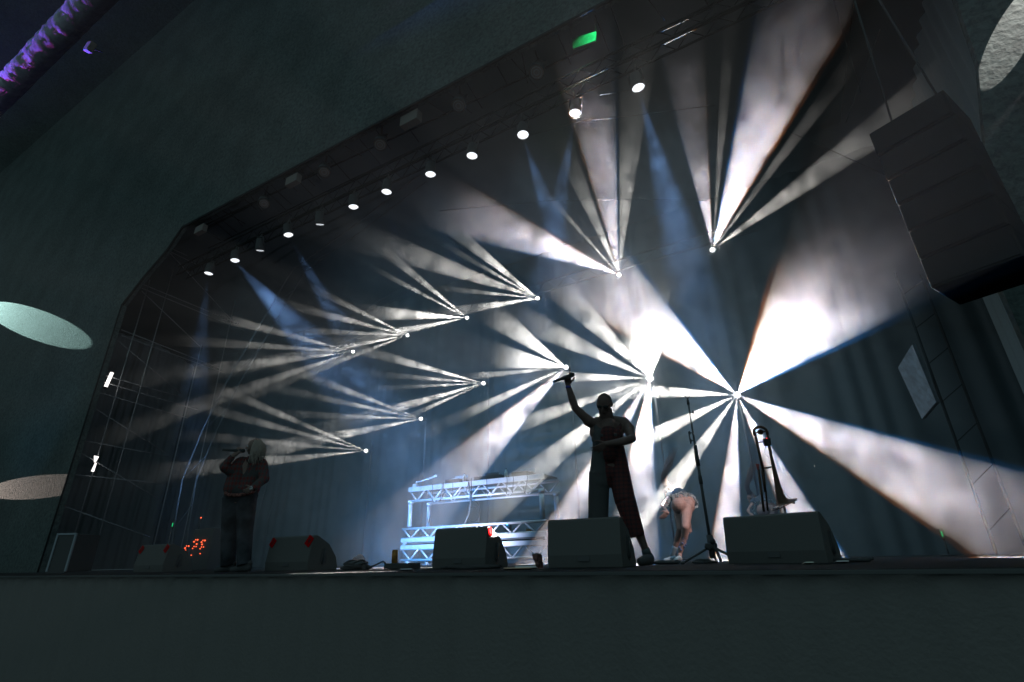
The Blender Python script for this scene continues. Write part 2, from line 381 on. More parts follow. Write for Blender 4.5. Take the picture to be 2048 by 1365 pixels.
for kind, px, py, bs in FIX:
    P = atY(px, py, YF); tgt = atY(px-90, py+30, 2.0); fd = (tgt-P).normalized()
    fx, fy, fz = frame_of(fd)
    t = empty('beam_light', P-fd*.02)
    i = nb[kind]; nb[kind] += 1
    row = 'upper row' if kind == 'T' else 'lower arc'
    extra = ', blazing white with a star of beams' if (px == 1474) else (', swamped in white glare' if px == 1300 else '')
    tag(t, f'{ordn[i]} beam light from the far end, {row}{extra}', 'beam light', f'beam lights of the {row}')
    MB().lathe([(-.22, .05), (-.2, .07), (-.12, .08), (-.02, .075), (0, .07)], P-fd*.02, fd, 20).build('head', MT['black'], t)
    y_ = MB(); up = fy if abs(fy.z) > .3 else fx
    y_.path([P-fd*.14+fx*.095, P-fd*.3+fx*.10, P-fd*.32-fx*.10, P-fd*.14-fx*.095], .018, 6)
    y_.box(P-fd*.38, (.15, .12, .10)).build('yoke', MT['black'], t)
    le = MB()
    for j in range(8):
        a = 2*math.pi*j/8; le.lathe([(0, .009), (.005, .009), (.008, .003)], P-fd*.018+fx*.03*math.cos(a)+fy*.03*math.sin(a), fd, 10)
    le.lathe([(0, .014), (.006, .014), (.01, .005)], P-fd*.018, fd, 12)
    le.build('lens', lens_beam, t)
    gl = bpy.data.lights.new('lens_glow', 'POINT'); gl.energy = {1474: 7, 1300: 42, 1132: 4, 1425: 3, 1238: 3}.get(px, .8); gl.color = (.86, .94, 1); gl.shadow_soft_size = .02
    go = bpy.data.objects.new('lens_glow', gl); COL.objects.link(go); go.location = P+fd*.05; go.parent = t; go.matrix_parent_inverse = t.matrix_world.inverted()
    for a0, a1, s, reach in bs:
        dd, al, sphi, w2 = beam_dir(px, py, P, a0, a1, reach)
        o = spot('beam', P+dd*.03, dd, al, KB*s*(.8 if px < 1000 else 1)/(sphi*math.sin(w2)**.6), color=(1, .96, .90), blend=.06, parent=t)
        falloff(o.data, .35)
        sg_ = FRINGE.get((px, a0))
        if sg_:                       # the lens throws a blue rim on one side of the beam and an orange rim on the other
            for k_, cl_, e_ in ((sg_, (0, .30, 1), .32), (-sg_, (1, .30, .03), .22)):
                dq = k_*.055*(a1-a0); dd, al, sphi, w2 = beam_dir(px, py, P, a0+dq, a1+dq, reach)
                o = spot('beam_rim', P+dd*.03, dd, al, KB*s*e_/(sphi*math.sin(w2)**.6), color=cl_, blend=.06, parent=t); falloff(o.data, .35)

# ================================================================ front truss and its wash lamps
ZL = 8.0; YL = 7.0
LAMPS = [(417, 548, 0, 0, (400, 700), .45), (470, 522, .16, .05, (578, 640), .7), (577, 471, .2, .15, (620, 545), .3), (707, 415, .05, .1, None, 0), (773, 385, 0, 0, (790, 470), .05),
         (861, 350, .02, .04, (880, 420), .05), (944, 313, -.03, -.05, (955, 380), .05), (1046, 271, .05, -.1, (1100, 430), .35), (1150, 228, -.12, -.05, (1128, 350), .5), (1277, 177, .06, .1, (1318, 330), .6)]
fa, fb = atZ(380, 565, ZL+.45), atZ(1480, 90, ZL+.45)
lt = MB()
for dy in (-.15, .15):
    for dz in (0, .3): lt.tube((fa.x, YL+dy, ZL+.5+dz), (fb.x+3, YL+dy, ZL+.5+dz), .024)
xx = fa.x
while xx < fb.x+2.6:
    for dy in (-.15, .15):
        lt.tube((xx, YL+dy, ZL+.5), (xx+.25, YL+dy, ZL+.8), .01, n=5); lt.tube((xx+.25, YL+dy, ZL+.8), (xx+.5, YL+dy, ZL+.5), .01, n=5)
    xx += .5
lt = lt.build('lamp_truss', MT['dtube']); tag(lt, 'dark box truss high over the stage carrying the row of white lamps', 'lamp truss')

def wash(px, py, tx, ty, lens_m, name, lab, grp, r=.12, Z=ZL, dirv=None):
    P = atZ(px, py, Z); d = dirv if dirv else Vector((tx, ty, -1)).normalized()
    t = empty(name, P); tag(t, lab, 'stage lamp', grp)
    MB().lathe([(-.34, .07), (-.32, r*.8), (-.1, r*1.02), (0, r*1.04), (0, r*.96), (-.02, r*.94)], P, d, 24).build('housing', MT['black'], t)
    le = MB().lathe([(-.015, r*.94), (0.0, r*.6), (.004, 0.001)], P-d*.004, d, 24)
    le.build('lens', lens_m, t)
    ri = MB()
    for rr in (.35, .7):
        q = [P+frame_of(d)[0]*math.cos(a/24*6.2832)*r*rr+frame_of(d)[1]*math.sin(a/24*6.2832)*r*rr+d*.006 for a in range(24)]
        ri.path(q, .004, 5, closed=True)
    ri.build('lens_ring', MT['alu'], t)
    fx = Vector((1, 0, 0)); fx = (fx-d*fx.dot(d)).normalized()
    MB().path([P-d*.15+fx*r*1.1, P-d*.38+fx*r*1.1, P-d*.38-fx*r*1.1, P-d*.15-fx*r*1.1], .016, 6).tube(P-d*.38, P+Vector((0, 0, .6)), .02).build('bracket', MT['black'], t)
    return t, P, d
tint = ['farthest white lamp of the front truss, with a faint blue shaft', 'second farthest white lamp of the front truss, casting a strong slanting blue shaft', 'third farthest white lamp of the front truss, nearly round disc', 'white lamp of the front truss just after the second edge-on sliver', 'white lamp fifth of the round discs from the far end of the front truss',
        'white lamp sixth of the round discs from the far end of the front truss', 'white lamp seventh of the round discs, directly above the upper fan of beams', 'third nearest white lamp of the front truss', 'second nearest white lamp of the front truss, over a bent blue shaft', 'nearest and largest white lamp of the front truss with a bright blue shaft']
for (px, py, tx, ty, tg, s), lab in zip(LAMPS, tint):
    t, P, d = wash(px, py, tx, ty, lens_white, 'wash_lamp', lab, 'round white lamps on the front truss')
    if tg:
        T = atY(tg[0], tg[1], 7.55); dd = (T-P).normalized()
        o = spot('wash_beam', P+d*.03, dd, R(7.5), 13000*s, color=(.22, .45, .95), blend=.9, parent=t); falloff(o.data, 1.5)
wl = [o for o in bpy.data.objects if o.name.startswith('wash_lamp') and o.type == 'EMPTY']
for k in (1, 3, 5, 7, 9):
    t = wl[k]; d_ = Vector((0, .45, -1)).normalized()
    o = spot('wash_glow', t.matrix_world.translation+d_*.03, d_, R(48), 480, color=(.26, .55, .75), blend=1, parent=t); falloff(o.data, 9)
for (px, py, tx, ty, lab) in [(520, 502, 1.2, -1.1, 'white lamp turned edge-on, between the second and third round discs'), (640, 450, 1.0, -1.0, 'white lamp turned edge-on, between the third and fourth round discs')]:
    P = atZ(px, py, ZL); view = (P-CAM).normalized(); side = view.cross(Vector((0, 0, 1))).normalized()
    d = (Vector((0, 0, -1)) - view*Vector((0, 0, -1)).dot(view)); d = (d.normalized()-view*.16+side*.15).normalized()
    wash(px, py, 0, 0, lens_white, 'wash_lamp', lab, 'edge-on lamps on the front truss', dirv=d)
# unlit lamps on a farther bar
ZU = zr-.55
ub = MB().tube(atZ(400, 455, ZU+.4)+Vector((0, 0, 0)), atZ(1180, 95, ZU+.4), .02).build('unlit_lamp_bar', MT['dtube'])
tag(ub, 'thin dim bar above the white lamps, carrying unlit amber lamps', 'lamp bar')
for i, (px, py) in enumerate([(1073, 145), (917, 212), (760, 290), (648, 345), (528, 408)]):
    P = atZ(px, py, ZU); d = (CAM-P).normalized()+Vector((-.3, .2, -.2)); d.normalize()
    wash(px, py, 0, 0, dark_lens, 'unlit_lamp', f'unlit amber lamp under the roof edge, {["nearest", "second nearest", "middle one", "second farthest", "farthest"][i]} of five', 'unlit lamps under the roof edge', r=.15, Z=ZU, dirv=d)
for i, (px, py, s) in enumerate([(822, 240, .34), (587, 362, .3), (402, 460, .28)]):
    P = atZ(px, py, ZU+.1)
    t = empty('dimmer_box', P); tag(t, f'flat dark box fixed beside the unlit lamps, {["nearest", "middle", "farthest"][i]} of three', 'dimmer box', 'flat boxes under the roof edge')
    MB().box(P, (s*1.4, s*.5, s*.8), bev=.01).build('casing', mat('dull_casing%d' % i, (.32, .27, .24), .7), t)
    MB().path([P+Vector((-.08, 0, s*.4)), P+Vector((-.08, 0, s*.4+.08)), P+Vector((.08, 0, s*.4+.08)), P+Vector((.08, 0, s*.4))], .01, 6).build('handle', MT['black'], t)

# hoist cables and guy wires
W = [((1040, 276), (1165, 243), (1300, 228), (1430, 211), 7.6), ((880, 422), (1100, 402), (1430, 398), None, 9), ((1575, 262), (1660, 300), (1770, 350), None, 8.5), ((1300, 165), (1278, 178), (1200, 190), None, 7.2)]
for i, w_ in enumerate(W):
    ps = [atY(p[0], p[1], w_[4]) for p in w_[:4] if p]
    o = MB().path(ps, .007, 5).build('guy_wire', MT['wire']); tag(o, ['thin sagging wire crossing behind the two nearest white lamps', 'thin wire running level above the second nearest fan of beams', 'thin wire sloping from the nearest upper beams to the hanging speaker', 'short thin wire beside the nearest white lamp'][i], 'wire', 'thin wires under the roof')
for i, (a, b, Y) in enumerate([((1655, -40), (1722, 186), 8), ((1712, -40), (1680, 248), 8.4), ((1760, 60), (1692, 245), 7.4), ((1542, -30), (1552, 90), 9), ((1610, -30), (1605, 60), 9.5), ((1425, -40), (1437, 300), 10), ((1460, -30), (1475, 190), 10)]):
    p, q = atY(*a, Y), atY(*b, Y)
    o = MB().tube(p, q, .008, n=5).build('hoist_chain', MT['wire']); tag(o, f'{ordn[i]} thin hoist chain from the one nearest the hanging speaker', 'hoist chain', 'hoist chains under the near part of the roof')

# hanging speaker column
ztop = 3.7
a, b = atZ(1737, 268, ztop), atZ(1886, 178, ztop)
ex = (b-a).normalized(); ey = Vector((-ex.y, ex.x, 0)); wdt = (b-a).length
t = empty('hanging_speaker', (a+b)/2); tag(t, 'big black speaker column hanging in front of the fading beams', 'speaker')
RM = Matrix((ex, ey, Vector((0, 0, 1)))).transposed()
if ey.dot(FWD) < 0: ey = -ey
for i in range(6):
    c = (a+b)/2+ey*(.3+.015*i)+Vector((0, 0, -.14-.272*i))
    cb = MB().box(c, (wdt, .6, .27), M=RM, bev=.012).build('cabinet', mat('black_cabinet%d' % i, (.06, .062, .06), .9, spec=0), t)
    MB().box(c-ey*.305, (wdt*.94, .02, .24), M=RM).build('grille', mat('black_mesh%d' % i, (.055, .058, .056), .9, spec=0), cb)
fr = MB().box((a+b)/2+ey*.4+Vector((0, 0, .06)), (wdt*.5, .5, .06), M=RM)
for s in (-.2, .2): fr.tube((a+b)/2+ey*.4+ex*s+Vector((0, 0, .05)), (a+b)/2+ey*.4+Vector((0, 0, 3.4)), .01)
fr.build('flying_frame', MT['black'], t)

# panel on the near side tower, its lit look put into a pale colour
q = [atD(1832, 688, 7.6), atD(1803, 735, 8.1), atD(1851, 838, 8.1), atD(1880, 804, 7.6)]
zt1 = (q[0].z+q[1].z)/2; zb1 = (q[2].z+q[3].z)/2
vx = (Vector((q[0].x, q[0].y, 0))-Vector((q[1].x, q[1].y, 0)))
nn = Vector((vx.y, -vx.x, 0)).normalized()
t = empty('side_screen', q[1]); tag(t, 'narrow tilted panel, its lit tone painted pale, hanging on the near side of the stage', 'side panel')
MB().slab([q[0], q[1], q[2], q[3]], nn if nn.dot(FWD) > 0 else -nn, .05).build('panel', MT['pale'], t)
t2 = MB()
p = q[3]; t2.tube((p.x+.02, p.y, 0), (p.x+.02, p.y, p.z+2.2), .018); t2.tube((p.x+.4, p.y+.3, 0), (p.x+.4, p.y+.3, p.z+2.2), .018)
zz = .3
while zz < p.z+2: t2.tube((p.x+.02, p.y, zz), (p.x+.4, p.y+.3, zz+.3), .008, n=5); zz += .6
t2 = t2.build('side_tower', MT['dtube']); tag(t2, 'slim dark ladder tower behind the narrow pale panel', 'tower')
for px, py, D, lab in ((1884, 1068, 7.5, 'tiny green light glowing low behind the fading rightward beam'), (345, 1050, 11, 'tiny green light glowing at the foot of the curved arch rib')):
    P = atD(px, py, D); t = empty('indicator_light', P); tag(t, lab, 'indicator light')
    MB().box(P, (.05, .05, .14), bev=.006).build('casing', MT['black'], t)
    MB().box(P+(CAM-P).normalized()*.032, (.012, .012, .07)).build('lamp', emit('green_led', (.02, .8, .25), .8), t)
pp = [floor_at(1884, 7.5)]; P = atD(1884, 1068, 7.5)
o = MB().tube((P.x, P.y, .0), (P.x, P.y, P.z-.07), .012).tube((P.x, P.y, 0), (P.x, P.y, .02), .1, n=16).build('short_stand', MT['black']); tag(o, 'short thin black stand under the near green light', 'stand')
P = atD(345, 1050, 11)
o = MB().tube((P.x, P.y, .0), (P.x, P.y, P.z-.07), .012).tube((P.x, P.y, 0), (P.x, P.y, .02), .1, n=16).build('short_stand', MT['black']); tag(o, 'short thin black stand under the green light by the arch rib', 'stand')

# small side lamps seen on the scaffold
P = atS(217, 760, .1); u1 = (atS(224, 745, .1)-atS(211, 775, .1)); L = u1.length; u1.normalize()
t = empty('tube_light', P); tag(t, 'short slim white tube light clamped to the far scaffold', 'tube light')
MB().tube(atS(211, 775, .1), atS(224, 746, .1), .045, n=10).build('tube', emit('tube_glow', (1, .93, .88), 2.2), t)
MB().tube(atS(210, 777, .1), atS(211, 775, .1), .06, n=10).tube(atS(224, 746, .1), atS(225, 744, .1), .06, n=10).build('end_cap', MT['black'], t)
P = atS(190, 927, .1); t = empty('barn_door_lamp', P); tag(t, 'small white lamp with crossed shutters low on the far scaffold', 'side lamp')
w_ = emit('white_gate', (1, .93, .9), 2.0)
MB().slab([atS(188, 912, .1), atS(196.5, 914, .1), atS(190, 925, .1), atS(188, 925, .1)], sn, .03).slab([atS(190, 926, .1), atS(192, 927, .1), atS(186.5, 944, .1), atS(182, 943, .1)], sn, .03).build('lens', w_, t)
MB().tube(atS(187, 927, .1), atS(193, 924, .1), .015).build('shutter', MT['black'], t)

# green sign under the roof
c = [atY(x, y, 6.6) for x, y in ((1143, 77), (1192, 63), (1191, 81), (1146, 98))]
P = (c[0]+c[2])/2
t = empty('green_sign', P); tag(t, 'small green lit sign hanging under the near part of the roof edge', 'sign')
MB().slab(c, Vector((0, 1, 0)), .03).build('board', mat('green_board', (.5, .6, .5), .6, noise=.3, nscale=6), t)
MB().tube(c[0], c[0]+Vector((0, 0, .6)), .006).tube(c[1], c[1]+Vector((0, 0, .6)), .006).build('hanger', MT['wire'], t)
q_ = atY(1182, 74, 6.58)
o = spot('sign_light', q_+Vector((.35, -.45, .1)), (q_-(q_+Vector((.35, -.45, .1)))).normalized(), R(24), 26, color=(.02, 1, .28), blend=.9, parent=t)

# lit patches thrown on the sheeted front by house lights outside the picture
def house(T, u, far, dy, al, power, color, lab):
    T = Vector((T[0], YP, T[1])); u = Vector((u[0], 0, u[1])).normalized(); L0 = T+u*far; L0.y = YP-dy
    ang = math.atan2(dy, far)+al; dd = (-u*math.cos(ang)+Vector((0, 1, 0))*math.sin(ang)).normalized()
    t = empty('house_light', L0); tag(t, lab, 'house light')
    MB().lathe([(-.3, .06), (-.28, .11), (-.02, .12), (0, .11)], L0, dd, 18).build('housing', MT['black'], t)
    MB().lathe([(0, .1), (.01, .09), (.015, .02)], L0, dd, 18).build('lens', lens_white, t)
    MB().tube(L0-dd*.15, Vector((L0.x, YP, L0.z)), .025).build('arm', MT['black'], t)
    spot('house_beam', L0+dd*.03, dd, al, power, color=color, blend=.06, parent=t)
house((-17.9, 6.22), (-11.4, 4.3), 29, 1.7, R(1.5), 52000, (.62, 1, .93), 'house light outside the picture washing the long pale oval on the far front sheet')
house((-15.2, 2.0), (-12, .55), 16, 1.1, R(1.55), 7000, (1, .80, .70), 'house light outside the picture washing the lower brownish oval on the front sheet')
house((2.42, 4.55), (.7, 1.0), 3.0, .55, R(4.6), 900, (1, .9, .86), 'house light outside the picture washing the upper near oval on the front sheet')
# faint blue wash on the far sheet
p = atY(120, 760, YP)
t = empty('house_light', (p.x+1.0, 3.2, .25)); tag(t, 'low blue house light at the far end of the stage lip', 'house light')
L0 = Vector((p.x+1.0, 3.2, .2))
dd = (p+Vector((-1, 0, 1))-L0).normalized()
MB().lathe([(-.2, .05), (-.18, .09), (0, .1)], L0, dd, 16).build('housing', MT['black'], t)
MB().box(L0-Vector((0, 0, .1)), (.2, .2, .16)).build('base', MT['black'], t)
o = spot('house_beam', L0+dd*.03, dd, R(34), 60, color=(.08, .45, .9), blend=1, parent=t)

# crinkled roof pole lit purple, top corner
YQ = 2.2
P0, P1 = atY(-150, 348, YQ), atY(330, -150, YQ)
dv = (P1-P0).normalized(); m2 = MB(); NN = 110; KK = 14; random.seed(9); cs = [P0.lerp(P1, i/NN) for i in range(NN+1)]
x_, y_, z_ = frame_of(dv); vs = []
for i, c_ in enumerate(cs):
    for j in range(KK):
        a = 2*math.pi*j/KK; r = .34+random.uniform(-.02, .02)
        vs.append(c_+x_*math.cos(a)*r+y_*math.sin(a)*r)
m2.add(vs, [(i*KK+j, i*KK+(j+1) % KK, (i+1)*KK+(j+1) % KK, (i+1)*KK+j) for i in range(NN) for j in range(KK)], True)
o = m2.build('roof_pole', mat('crinkled_foil', (.55, .55, .6), .7, bump=.15, bscale=7, noise=.35, nscale=4)); tag(o, 'thick crinkled roof pole lit purple and blue in the top far corner', 'roof pole')
for k, (tp, off, colr, pw, hw) in enumerate([((70, 110), (-.15, -.75, -.35), (.80, .07, .75), 13000, 10), ((190, -20), (-.55, -.9, -.1), (.02, .10, 1), 34000, 12)]):
    tgt = atY(tp[0], tp[1], YQ); L0 = P0-dv*.9+Vector(off); dd = (tgt-L0).normalized()
    t = empty('colour_lamp', L0); tag(t, ['purple lamp shining along the crinkled roof pole', 'blue lamp shining along the crinkled roof pole'][k], 'colour lamp')
    MB().lathe([(-.2, .04), (-.18, .07), (0, .08)], L0, dd, 14).build('housing', MT['black'], t)
    MB().tube(L0-dd*.1, P0-dv*.6, .012).build('arm', MT['black'], t)
    spot('colour_beam', L0+dd*.03, dd, R(hw), pw, color=colr, blend=.9, parent=t)
P = atY(180, 95, 2.6)
t = empty('hanging_box', P); tag(t, 'square brownish box hanging over the crinkled roof pole', 'hanging box')
MB().box(P, (.42, .14, .27), M=Matrix.Rotation(R(32), 3, 'Y'), bev=.02).build('casing', mat('brown_casing', (.42, .34, .30), .8, bump=.4, bscale=20), t)
MB().tube(P, P+Vector((0, .25, .1)), .02).build('bracket', MT['black'], t)

# ================================================================ floor monitors
def text_mesh(txt, size, m, M, parent, name='lettering'):
    c = bpy.data.curves.new('t', 'FONT'); c.body = txt; c.size = size; c.extrude = .0012; c.align_x = 'CENTER'; c.align_y = 'CENTER'
    o = bpy.data.objects.new('t', c); COL.objects.link(o)
    dg = bpy.context.evaluated_depsgraph_get(); me = bpy.data.meshes.new_from_object(o.evaluated_get(dg))
    bpy.data.objects.remove(o); me.name = name; me.materials.clear(); me.materials.append(m)
    r = bpy.data.objects.new(name, me); COL.objects.link(r); r.matrix_world = M
    r.parent = parent; r.matrix_parent_inverse = parent.matrix_world.inverted(); r.matrix_world = M
    return r
PROF = [(0, 0), (-.015, .10), (.03, .385), (.055, .40), (.105, .395), (.30, .30), (.43, .15), (.47, .03), (.46, 0)]
def wedge(px, D, yaw, w, lab, labels=(), hs=1, group='black wedge monitors along the lip', handle_side=1):
    loc = floor_at(px, D); t = empty('floor_monitor', loc, R(yaw)); tag(t, lab, 'floor monitor', group)
    M = Matrix.Rotation(R(yaw), 3, 'Z')
    poly = [(y*hs, z*hs) for y, z in PROF]
    cab = MB().prism(poly, -w/2, w/2, M=M, T=loc)
    cab.box(loc+M @ Vector((-w/2+.06, .1, -.0)), (.03, .06, .012), M=M)
    c = cab.build('cabinet', MT['wedge'], t)
    bv = c.modifiers.new('b', 'BEVEL'); bv.width = .012; bv.segments = 2; bv.limit_method = 'ANGLE'
    g0 = [(.118, .375), (.295, .285), (.422, .145), (.455, .04)]
    gp = [(y*hs+.006, z*hs+.006) for y, z in g0]+[(y*hs-.004, z*hs-.004) for y, z in reversed(g0)]
    MB().prism(gp, -w/2+.03, w/2-.03, M=M, T=loc).build('grille', MT['grille'], t)
    for sd in (1, -1):
        hp = [(.17, .10), (.19, .24), (.23, .26), (.27, .14), (.27, .08), (.22, .05)]
        h = MB().prism([(y*hs, z*hs) for y, z in hp], sd*(w/2+.001), sd*(w/2+.006), M=M, T=loc); h.build('handle_cup', MT['black'], t)
        MB().tube(loc+M @ Vector((sd*(w/2+.012), .20*hs, .07*hs)), loc+M @ Vector((sd*(w/2+.012), .235*hs, .24*hs)), .012).build('handle', MT['blackrub'], t)
    MB().box(loc+M @ Vector((0, -.012*hs, .08*hs)), (.10, .008, .06), M=M @ Matrix.Rotation(R(-8), 3, 'X')).build('connector_plate', MT['black'], t)
    for (side, txt, sz) in labels:
        if side == 'L': cx, rz = -w/2+.055, 30
        elif side == 'R': cx, rz = w/2-.05, 30
        if side in 'LR':
            T3 = Matrix.Rotation(R(yaw), 4, 'Z') @ Matrix.Translation((cx, .017*hs, .33*hs)) @ Matrix.Rotation(R(81), 4, 'X') @ Matrix.Rotation(R(-rz), 4, 'Z')
        else:   # on the side face near the top
            T3 = Matrix.Rotation(R(yaw), 4, 'Z') @ Matrix.Translation((w/2+.003, .075*hs, .345*hs)) @ Matrix.Rotation(R(90), 4, 'Z') @ Matrix.Rotation(R(90), 4, 'X') @ Matrix.Rotation(R(14), 4, 'Z')
        T3 = Matrix.Translation(loc) @ T3
        st = MB().box((0, 0, 0), (sz, sz*1.2, .003)); st = st.build('tape_label', MT['red'], None); st.matrix_world = T3 @ Matrix.Translation((0, 0, .005))
        mw = st.matrix_world.copy(); st.parent = t; st.matrix_parent_inverse = t.matrix_world.inverted(); st.matrix_world = mw
        bpy.context.view_layer.update()
        l = text_mesh(txt, sz*.95, MT['ink'], T3 @ Matrix.Translation((0, 0, .0075)), st)
    return t
wedge(1168, 4.35, 4, .66, 'black wedge monitor in front of the man, its carrying cup on the near side', handle_side=1)
wedge(917, 5.3, 2, .66, 'black wedge monitor with a red tape label on its side, before the silver truss table', [('S', 'II', .075)])
wedge(1548, 4.35, -13, .80, 'black wedge monitor in front of the upright trombone')
wedge(573, 6.3, 2, .76, 'dark wedge monitor with two bright red tape labels, beside the singer with pale hair', [('L', '3', .085), ('R', '4', .10)])
wedge(297, 7.9, 2, .78, 'dark wedge monitor with two dull red tape labels at the far end of the lip', [('L', '0', .09), ('R', '2', .09)])

# ================================================================ silver truss table with the disc jockey gear
Yt = 8.5
xl = atY(818, 990, Yt).x; xr = atY(1088, 960, Yt).x
def ladder(m_, x0, x1, y, z0, z1, rc, rd, step):
    m_.tube((x0, y, z0), (x1, y, z0), rc); m_.tube((x0, y, z1), (x1, y, z1), rc)
    n = int((x1-x0)/step); s = (x1-x0)/n
    for i in range(n):
        a = x0+i*s
        m_.tube((a+.02, y, z1), (a+s/2, y, z0), rd, n=6); m_.tube((a+s/2, y, z0), (a+s-.02, y, z1), rd, n=6)
zT = atY(950, 962, Yt).z
t = empty('truss_table', ((xl+xr)/2, Yt, 0)); tag(t, 'silver aluminium truss table lit blue, standing behind the wedge monitors', 'truss table')
dep = .6
m1 = MB(); ladder(m1, xl, xr, Yt, zT-.28, zT-.07, .024, .016, .42); m1.box(((xl+xr)/2, Yt, zT-.045), (xr-xl, .05, .09)); m1.build('front_truss', MT['alu'], t)
m1 = MB(); ladder(m1, xl+.02, xr+.02, Yt+dep, zT-.28, zT-.07, .024, .012, .42); m1.build('rear_truss', MT['alu'], t)
MB().box(((xl+xr)/2, Yt+dep/2, zT-.02), (xr-xl, dep-.06, .03)).build('table_top', MT['black'], t)
for x in (xl+.06, xr-.06):
    for y in (Yt, Yt+dep):
        MB().tube((x, y, .72), (x, y, zT-.3), .045, n=12).tube((x, y, zT-.33), (x, y, zT-.28), .055, n=12).build('leg', MT['alu'], t)
        MB().tube((x, y, 0), (x, y, .1), .04, n=12).tube((x, y, 0), (x, y, .015), .09, n=12).build('foot', MT['alu'], t)
m1 = MB(); xb0, xb1 = xl-.07, xr+.05
z0 = .1
ladder(m1, xb0, xb1, Yt-.06, z0, z0+.20, .022, .016, .42); m1.box(((xb0+xb1)/2, Yt-.06, z0+.235), (xb1-xb0, .05, .075)); m1.build('lower_truss', MT['alu'], t)
m1 = MB(); ladder(m1, xb0, xb1, Yt-.06, z0+.40, z0+.58, .024, .016, .42); m1.box(((xb0+xb1)/2, Yt-.06, z0+.365), (xb1-xb0, .05, .07)); m1.build('middle_truss', MT['alu'], t)
for x in (xb0+.04, xb1-.04): MB().box((x, Yt+.32, z0+.31), (.06, .7, .06)).build('side_rail', MT['alu'], t)
MB().box(((xb0+xb1)/2, Yt+.35, z0+.315), (xb1-xb0-.1, .66, .025)).build('lower_deck', MT['black'], t)

def px_on_table(px, yoff=0.2): p = atY(px, 950, Yt+yoff); p.z = zT; return p
p = px_on_table(985, .35)
t = empty('mixer', p); tag(t, 'low black mixing console in the middle of the silver truss table', 'mixer')
MB().box(p+Vector((0, 0, .055)), (.62, .42, .09), bev=.008).build('body', MT['blackrub'], t)
kn = MB(); random.seed(2)
for i in range(8):
    for j in range(3): kn.lathe([(0, .012), (.02, .010)], p+Vector((-.25+i*.07, -.12+j*.09, .1)), Vector((0, 0, 1)), 8)
kn.build('knobs', MT['white'], t)
MB().box(p+Vector((.1, -.18, .125)), (.3, .02, .05)).build('display', MT['black'], t)
for px, lab in ((915, 'black media player with pale lit top edge, far half of the silver truss table'), (1048, 'black media player on the near half of the silver truss table')):
    p = px_on_table(px, .3); t = empty('media_player', p); tag(t, lab, 'media player')
    MB().box(p+Vector((0, 0, .055)), (.34, .38, .09), bev=.008).build('body', MT['blackrub'], t)
    MB().lathe([(0, .12), (.012, .12), (.016, .11)], p+Vector((0, -.03, .1)), Vector((0, 0, 1)), 28).build('jog_wheel', MT['alu'], t)
    MB().box(p+Vector((0, .14, .17)), (.32, .02, .07), M=Matrix.Rotation(R(-25), 3, 'X')).build('screen', mat('screen_glow%d' % px, (.25, .32, .4), .5), t)
    MB().path([p+Vector((-.1, .16, .1)), p+Vector((-.1, .14, .14))], .012).path([p+Vector((.1, .16, .1)), p+Vector((.1, .14, .14))], .012).build('screen_arm', MT['black'], t)
for px, lab in ((929, 'small white bottle standing beside the pale lit player'), (1012, 'small white bottle standing on the mixer end of the truss table')):
    p = px_on_table(px, .2); t = empty('bottle', p); tag(t, lab, 'bottle')
    MB().lathe([(0, .032), (.01, .035), (.13, .035), (.17, .016), (.185, .014)], p, Vector((0, 0, 1)), 14).build('body', MT['white'], t)
    MB().lathe([(0, .017), (.02, .017)], p+Vector((0, 0, .185)), Vector((0, 0, 1)), 12).build('cap', MT['black'], t)
p = px_on_table(834, .05); q = atY(860, 957, Yt+.05)
t = empty('boom_microphone', p); tag(t, 'pale microphone on a slanting boom clamped to the far end of the truss table', 'microphone')
MB().box(p+Vector((0, -.02, .0)), (.1, .1, .12), bev=.01).tube(p, p+Vector((0, 0, .12)), .02).build('clamp', MT['alu'], t)
MB().tube(p+Vector((.0, 0, .1)), q, .013).build('boom', MT['alu'], t)
MB().cap(q, q+Vector((.14, 0, .03)), .02, .016).ball(q+Vector((.16, 0, .035)), .03).build('capsule', MT['alu'], t)
# cables hanging off the table
cp = [atY(x, y, Yt-.05) for x, y in ((937, 965), (940, 985), (941, 1008), (938, 1028), (930, 1046), (924, 1062), (905, 1090))]
o = MB().path(cp, .013, 6).build('hanging_cable', MT['wire']); tag(o, 'pale cable hanging from the middle of the truss table down behind the wedge', 'cable')
cc = atY(947, 1023, Yt-.03)
loop = [cc+Vector((math.cos(a)*.16*(.9), 0, math.sin(a)*.19)) for a in [math.pi*2*i/22 for i in range(22)]]
o = MB().path(loop, .007, 5, closed=True).path([v+Vector((-.02, .02, -.1)) for v in loop], .007, 5, closed=True).tube(cc+Vector((-.05, 0, .19)), cc+Vector((-.06, 0, .62)), .006).build('coiled_cable', MT['dtube']); tag(o, 'loosely coiled dark cable hanging under the truss table', 'cable coil')
ck = MB()
for i in range(10):
    random.seed(i); x = xl+.3+(xr-xl-.5)*random.random(); s = random.uniform(.08, .3)
    ck.path([Vector((x, Yt-.06, zT+.02)), Vector((x+.02, Yt-.075, zT-.05)), Vector((x+.05*random.uniform(-1, 1), Yt-.07, zT-.05-s)), Vector((x+.1*random.uniform(-1, 1), Yt-.05, zT-.1-s*.4))], .006, 5)
ck = ck.build('tangled_cables', MT['cable']); tag(ck, 'tangle of thin black cables draped over the front rail of the truss table', 'cables')
P = atY(1014, 1049, Yt+.5); t = empty('pilot_lamp', P); tag(t, 'tiny blue pilot light glowing under the truss table', 'pilot light')
MB().box(P+Vector((0, .05, -.06)), (.1, .08, .1), bev=.01).build('casing', MT['black'], t)
MB().ball(P, .014).build('lamp', emit('blue_led', (.05, .5, 1), 12), t)
MB().tube(P+Vector((0, .05, -.1)), (P.x, P.y+.05, z0+.33), .012).build('stem', MT['black'], t)
